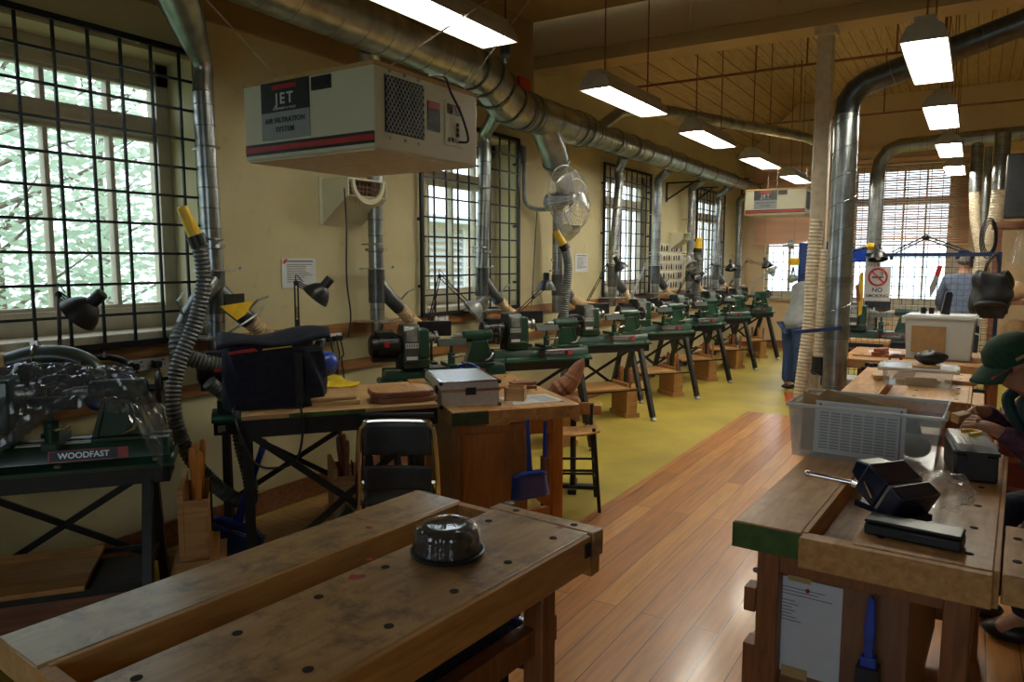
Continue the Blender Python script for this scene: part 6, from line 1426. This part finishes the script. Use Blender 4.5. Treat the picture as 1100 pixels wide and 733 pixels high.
def standing(label, loc, rz, shirt, trousers, lean=0, cap=None, group=None, hairmat='hair', arms=1.0):
    t = thing('person', label, 'person', loc, rz, group); ly = lean
    b = Sk(); pel = b.n((0, 0, .96), (.135, .10)); sp_ = b.n((0, .02 + ly * .3, 1.16), (.125, .095), pel); ch = b.n((0, .01 + ly * .7, 1.36), (.15, .105), sp_); nk = b.n((0, .02 + ly, 1.50), .058, ch); hd0 = b.n((0, .03 + ly * 1.2, 1.585), .072, nk); hd = b.n((0, .035 + ly * 1.25, 1.66), (.078, .095), hd0); b.n((0, .03 + ly * 1.25, 1.73), (.062, .075), hd); b.n((0, .12 + ly * 1.25, 1.63), .014, hd); 
    for s in (-1, 1):
        sh = b.n((s * .175, .01 + ly * .8, 1.42), .062, ch); el = b.n((s * .235, .02 + ly, 1.14), .045, sh); wr = b.n((s * .17, .22 + ly, 1.02), .028, el); hand(b, wr, (s * .17, .22 + ly, 1.02), (-.2 * s, 1, -.1), (0, .1, 1), s, .6)
        hp = b.n((s * .095, 0, .88), .088, pel); kn = b.n((s * .105, .02, .50), .058, hp); an = b.n((s * .11, -.01, .09), .040, kn); b.n((s * .12, .14, .035), .034, an)
        b.n((s * .085, .03 + ly * 1.2, 1.645), .016, hd)
    skinned('body', b.V, b.E, 'skin', t)
    c = Sk(); pl0 = c.n((0, -.01, .86), (.172, .135)); pel = c.n((0, 0, .98), (.168, .13), pl0); sp_ = c.n((0, .02 + ly * .3, 1.16), (.16, .125), pel); ch = c.n((0, .01 + ly * .7, 1.36), (.185, .135), sp_); c.n((0, .015 + ly, 1.485), .072, ch)
    for s in (-1, 1): c.chain([((s * .18, .01 + ly * .8, 1.42), .082), ((s * .245, .02 + ly, 1.14), .065), ((s * .19, .17 + ly, 1.04), .047)], ch)
    skinned('shirt', c.V, c.E, shirt, t)
    c = Sk(); pel = c.n((0, 0, .97), (.15, .118))
    for s in (-1, 1): c.chain([((s * .097, 0, .86), .108), ((s * .107, .02, .50), .080), ((s * .112, .0, .085), .070)], pel)
    skinned('trousers', c.V, c.E, trousers, t)
    for s in (-1, 1): g = G(); g.ball((s * .118, .06, .042), (.05, .13, .042), 14, 8); g.build('shoe', 'black', t)
    hc = Vector((0, .03 + ly * 1.25, 1.665))
    g = G(); g.ball(hc + Vector((0, -.018, .022)), (.090, .105, .098), 18, 12); g.build('hair', hairmat, t)
    if cap:
        g = G(); g.lathe([(.102, .02), (.102, .05), (.092, .09), (.06, .118), (.0, .128)], hc + Vector((0, -.01, .0)), 20, cap=False); g.prism([(.085 * math.cos(a), .06 + .11 * math.sin(a)) for a in [PI * i / 12 for i in range(13)]], .02, .032, Matrix.Translation(hc)); g.build('cap', cap, t)
    return t
m_ = standing('man in a grey shirt and jeans stooping behind the timber post, facing away', (-1.93, 9.92, 0), math.radians(-40), 'greyshirt', 'denim', lean=.22)
m_.scale = (1, 1, .93)
standing('man in a blue-grey shirt and dark cap bending behind the wire screen', (-.11, 10.55, -.0), math.radians(5), 'greyblue', 'denim', lean=.14, cap='bluedark')

# seated man at the right edge, facing left
f = Vector((-.85, -.53, 0)).normalized(); p = Vector((-f.y, f.x, 0)); up = Vector((0, 0, 1))
hip = Vector((.56, 4.12, .52))
t = thing('person', 'seated man in a purple jacket and green cap, holding a small wood block', 'person', (hip.x, hip.y, 0), 0); O_ = Vector((hip.x, hip.y, 0))
lo_ = lambda v: Vector(v) - O_
chest = Vector((.38, 4.02, .95)); neck = Vector((.27, 3.97, 1.09)); head = Vector((.165, 3.93, 1.205))
fd = (f + Vector((0, 0, -.55))).normalized(); hu = (up - fd * up.dot(fd)).normalized()
b = Sk(); P0 = b.n(lo_(hip), (.14, .13)); sp_ = b.n(lo_(hip.lerp(chest, .5) + Vector((.02, .01, 0))), (.14, .12), P0); ch = b.n(lo_(chest), (.16, .12), sp_); nk = b.n(lo_(neck), .055, ch)
h0 = b.n(lo_(head - hu * .05 + fd * .01), .070, nk); h1 = b.n(lo_(head + hu * .02), (.080, .092), h0); b.n(lo_(head + hu * .085 - fd * .01), (.062, .07), h1)
b.n(lo_(head + fd * .112 - hu * .015), .015, h1); b.n(lo_(head + fd * .06 - hu * .095), .036, h0)
for s in (-1, 1): b.n(lo_(head + p * s * .088 - fd * .012), .017, h1)
L_sh = chest + p * .17 + up * .07; R_sh = chest - p * .17 + up * .07
wl, wr_ = Vector((.105, 3.64, .955)), Vector((.065, 3.94, .985))
el_l, el_r = Vector((.36, 3.66, .80)), Vector((.16, 4.22, .82))
for (sh, el, w_, dd, nn, s) in ((L_sh, el_l, wl, (-.9, .35, .22), (-.1, -.6, .8), 1), (R_sh, el_r, wr_, (-.55, -.80, .05), (-.5, .5, .8), -1)):
    a = b.n(lo_(sh), .062, ch); e = b.n(lo_(el), .046, a); w = b.n(lo_(w_), .028, e); hand(b, w, lo_(w_), dd, nn, s, .75)
for s in (-1, 1): k = hip + p * s * .12 + f * .40 + up * -.0; a = b.n(lo_(hip + p * s * .10 + f * .05), .088, P0); q = b.n(lo_(k), .062, a); r_ = b.n(lo_(k + f * .02 - up * .42), .042, q); b.n(lo_(k + f * .15 - up * .47), .036, r_)
skinned('body', b.V, b.E, 'skin', t)
c = Sk(); P0 = c.n(lo_(hip - up * .02), (.19, .17)); sp_ = c.n(lo_(hip.lerp(chest, .5)), (.18, .16), P0); ch = c.n(lo_(chest), (.20, .155), sp_); c.n(lo_(neck - (neck - chest) * .15), .082, ch)
for (sh, el, w_) in ((L_sh, el_l, wl), (R_sh, el_r, wr_)): c.chain([(lo_(sh), .085), (lo_(el), .070), (lo_(el.lerp(w_, .55)), .056), (lo_(el.lerp(w_, .95)), .044)], ch)
skinned('jacket', c.V, c.E, 'purple', t)
c = Sk(); P0 = c.n(lo_(hip - up * .03), (.165, .15))
for s in (-1, 1): k = hip + p * s * .12 + f * .40; c.chain([(lo_(hip + p * s * .11 + f * .1), .105), (lo_(k), .082), (lo_(k + f * .02 - up * .43), .060)], P0)
skinned('trousers', c.V, c.E, 'bluedark', t)
for s in (-1, 1): k = hip + p * s * .12 + f * .48 - up * .475; g = G(); g.ball(lo_(k), (.11, .055, .045), 14, 8); g.build('shoe', 'black', t)
Q = Matrix((fd.to_4d().to_3d(), p, hu)).transposed().to_4x4(); Q.translation = lo_(head)
g = G(); g.lathe([(.106, .025), (.108, .05), (.098, .09), (.066, .122), (.02, .136), (.0, .137)], (0, 0, 0), 24, cap=False); g.v = [tuple(Q @ Vector((q[0] * 1.08 - .005, q[1], q[2]))) for q in g.v]; cp = g.build('cap', 'capgreen', t)
g = G(); g.grid(lambda u_, v_: tuple(Q @ Vector((.07 + (.125) * v_ * math.sqrt(max(0, 1 - (2 * u_ - 1) ** 2 * .75)), .098 * (2 * u_ - 1), .036 - .03 * v_ * v_ - .022 * (2 * u_ - 1) ** 2))), 16, 8); g.build('brim', 'capgreen', cp, solid=.005, smooth=60)
g = G(); g.add([tuple(Q @ Vector(v_)) for v_ in ((.06, .085, .010), (.15, .07, -.003), (.15, .066, .014), (.06, .087, .026))], [(0, 1, 2, 3)]); g.build('red_trim', 'red', cp, solid=.006)
g = G(); g.add([tuple(Q @ Vector(v_)) for v_ in ((-.02, .1105, .048), (.04, .1015, .045), (.04, .0995, .058), (-.02, .1085, .062))], [(0, 1, 2, 3)]); g.build('pale_badge', 'tape', cp, solid=.003)
g = G(); g.tube([tuple(Q @ Vector((x, y, .02))) for x, y in [(-.02 + .10 * math.cos(a), .104 * math.sin(a)) for a in [PI * .45 + 1.1 * PI * i / 14 for i in range(15)]]], [.02] * 15, 8); g.build('hair', 'hair', t)
for s in (-1, 1): G().ball(lo_(head + fd * .082 + p * s * .032 + hu * .01), .012, 10, 7).build('eye', 'white', t)
g = G(); g.tube(smoothpath([lo_(neck + p * .085 + f * .01), lo_(neck + f * .105 + p * .05 - up * .06), lo_(chest + f * .16 + p * .06 - up * .06), lo_(chest + f * .17 - up * .20)], 6), .026, 8); g.tube(smoothpath([lo_(neck - p * .085 + f * .01), lo_(neck + f * .105 - p * .05 - up * .06), lo_(chest + f * .16 - p * .02 - up * .08)], 6), .026, 8); g.build('scarf', 'teal', t)
o = G().bb(-.035, .035, -.02, .02, -.02, .02).build('held_block', 'pale', bevel=.003); o.location = (-.02, 3.735, .975); o.rotation_euler = (.2, -.1, .9); tag(o, 'small pale wood block held in the hands of the seated man', 'block')
t = thing('work_stool', 'dark low stool under the seated man at the right edge', 'stool', (.60, 4.14, 0), 0)
G().cyl((0, 0, .34), (0, 0, .375), .17, n=24).build('seat', 'brown', t, bevel=.006)
for k in range(4): a = PI / 4 + k * PI / 2; G().cyl((.16 * math.cos(a), .16 * math.sin(a), 0), (.11 * math.cos(a), .11 * math.sin(a), .34), .014, n=8).build('leg', 'blackmetal', t)
# ------------------------------------------------------------------ light, camera
w = bpy.data.worlds.new('overcast_sky'); S.world = w; w.use_nodes = True
bg = w.node_tree.nodes['Background']; bg.inputs['Color'].default_value = (.78, .90, 1.0, 1); bg.inputs['Strength'].default_value = 2.6
def portal(loc, rot, sx, sy):
    l = bpy.data.lights.new('sky_portal', 'AREA'); l.shape = 'RECTANGLE'; l.size = sx; l.size_y = sy; l.cycles.is_portal = True
    o = bpy.data.objects.new('sky_portal', l); COL.objects.link(o); o.location = loc; o.rotation_euler = rot
for a in WINS: portal((WX - TH - .02, (a[0] + a[1]) / 2, (a[2] + a[3]) / 2), (0, -PI / 2, 0), a[3] - a[2], a[1] - a[0])
for a in NW: portal(((a[0] + a[1]) / 2, -2.92, (a[2] + a[3]) / 2), (PI / 2, 0, 0), a[1] - a[0], a[3] - a[2])
for a in EW: portal(((a[0] + a[1]) / 2, EY + TH + .02, (a[2] + a[3]) / 2), (-PI / 2, 0, 0), a[1] - a[0], a[3] - a[2])
cam = bpy.data.cameras.new('camera'); co = bpy.data.objects.new('camera', cam); COL.objects.link(co); S.camera = co
cam.sensor_width = 36; cam.lens = 795 / 1100 * 36; cam.clip_end = 200; cam.clip_start = .05
pitch, yaw = math.radians(6.103), math.radians(31.97)
co.location = (0, 0, 1.65); co.rotation_euler = (PI / 2 - pitch, 0, yaw)
S.view_settings.view_transform = 'Standard'; S.view_settings.look = 'None'; S.view_settings.gamma = 1; S.view_settings.use_curve_mapping = False
S.view_settings.exposure = 0.5
S.cycles.use_denoising = True; S.cycles.max_bounces = 8; S.cycles.transparent_max_bounces = 16
S.cycles.sample_clamp_indirect = 4
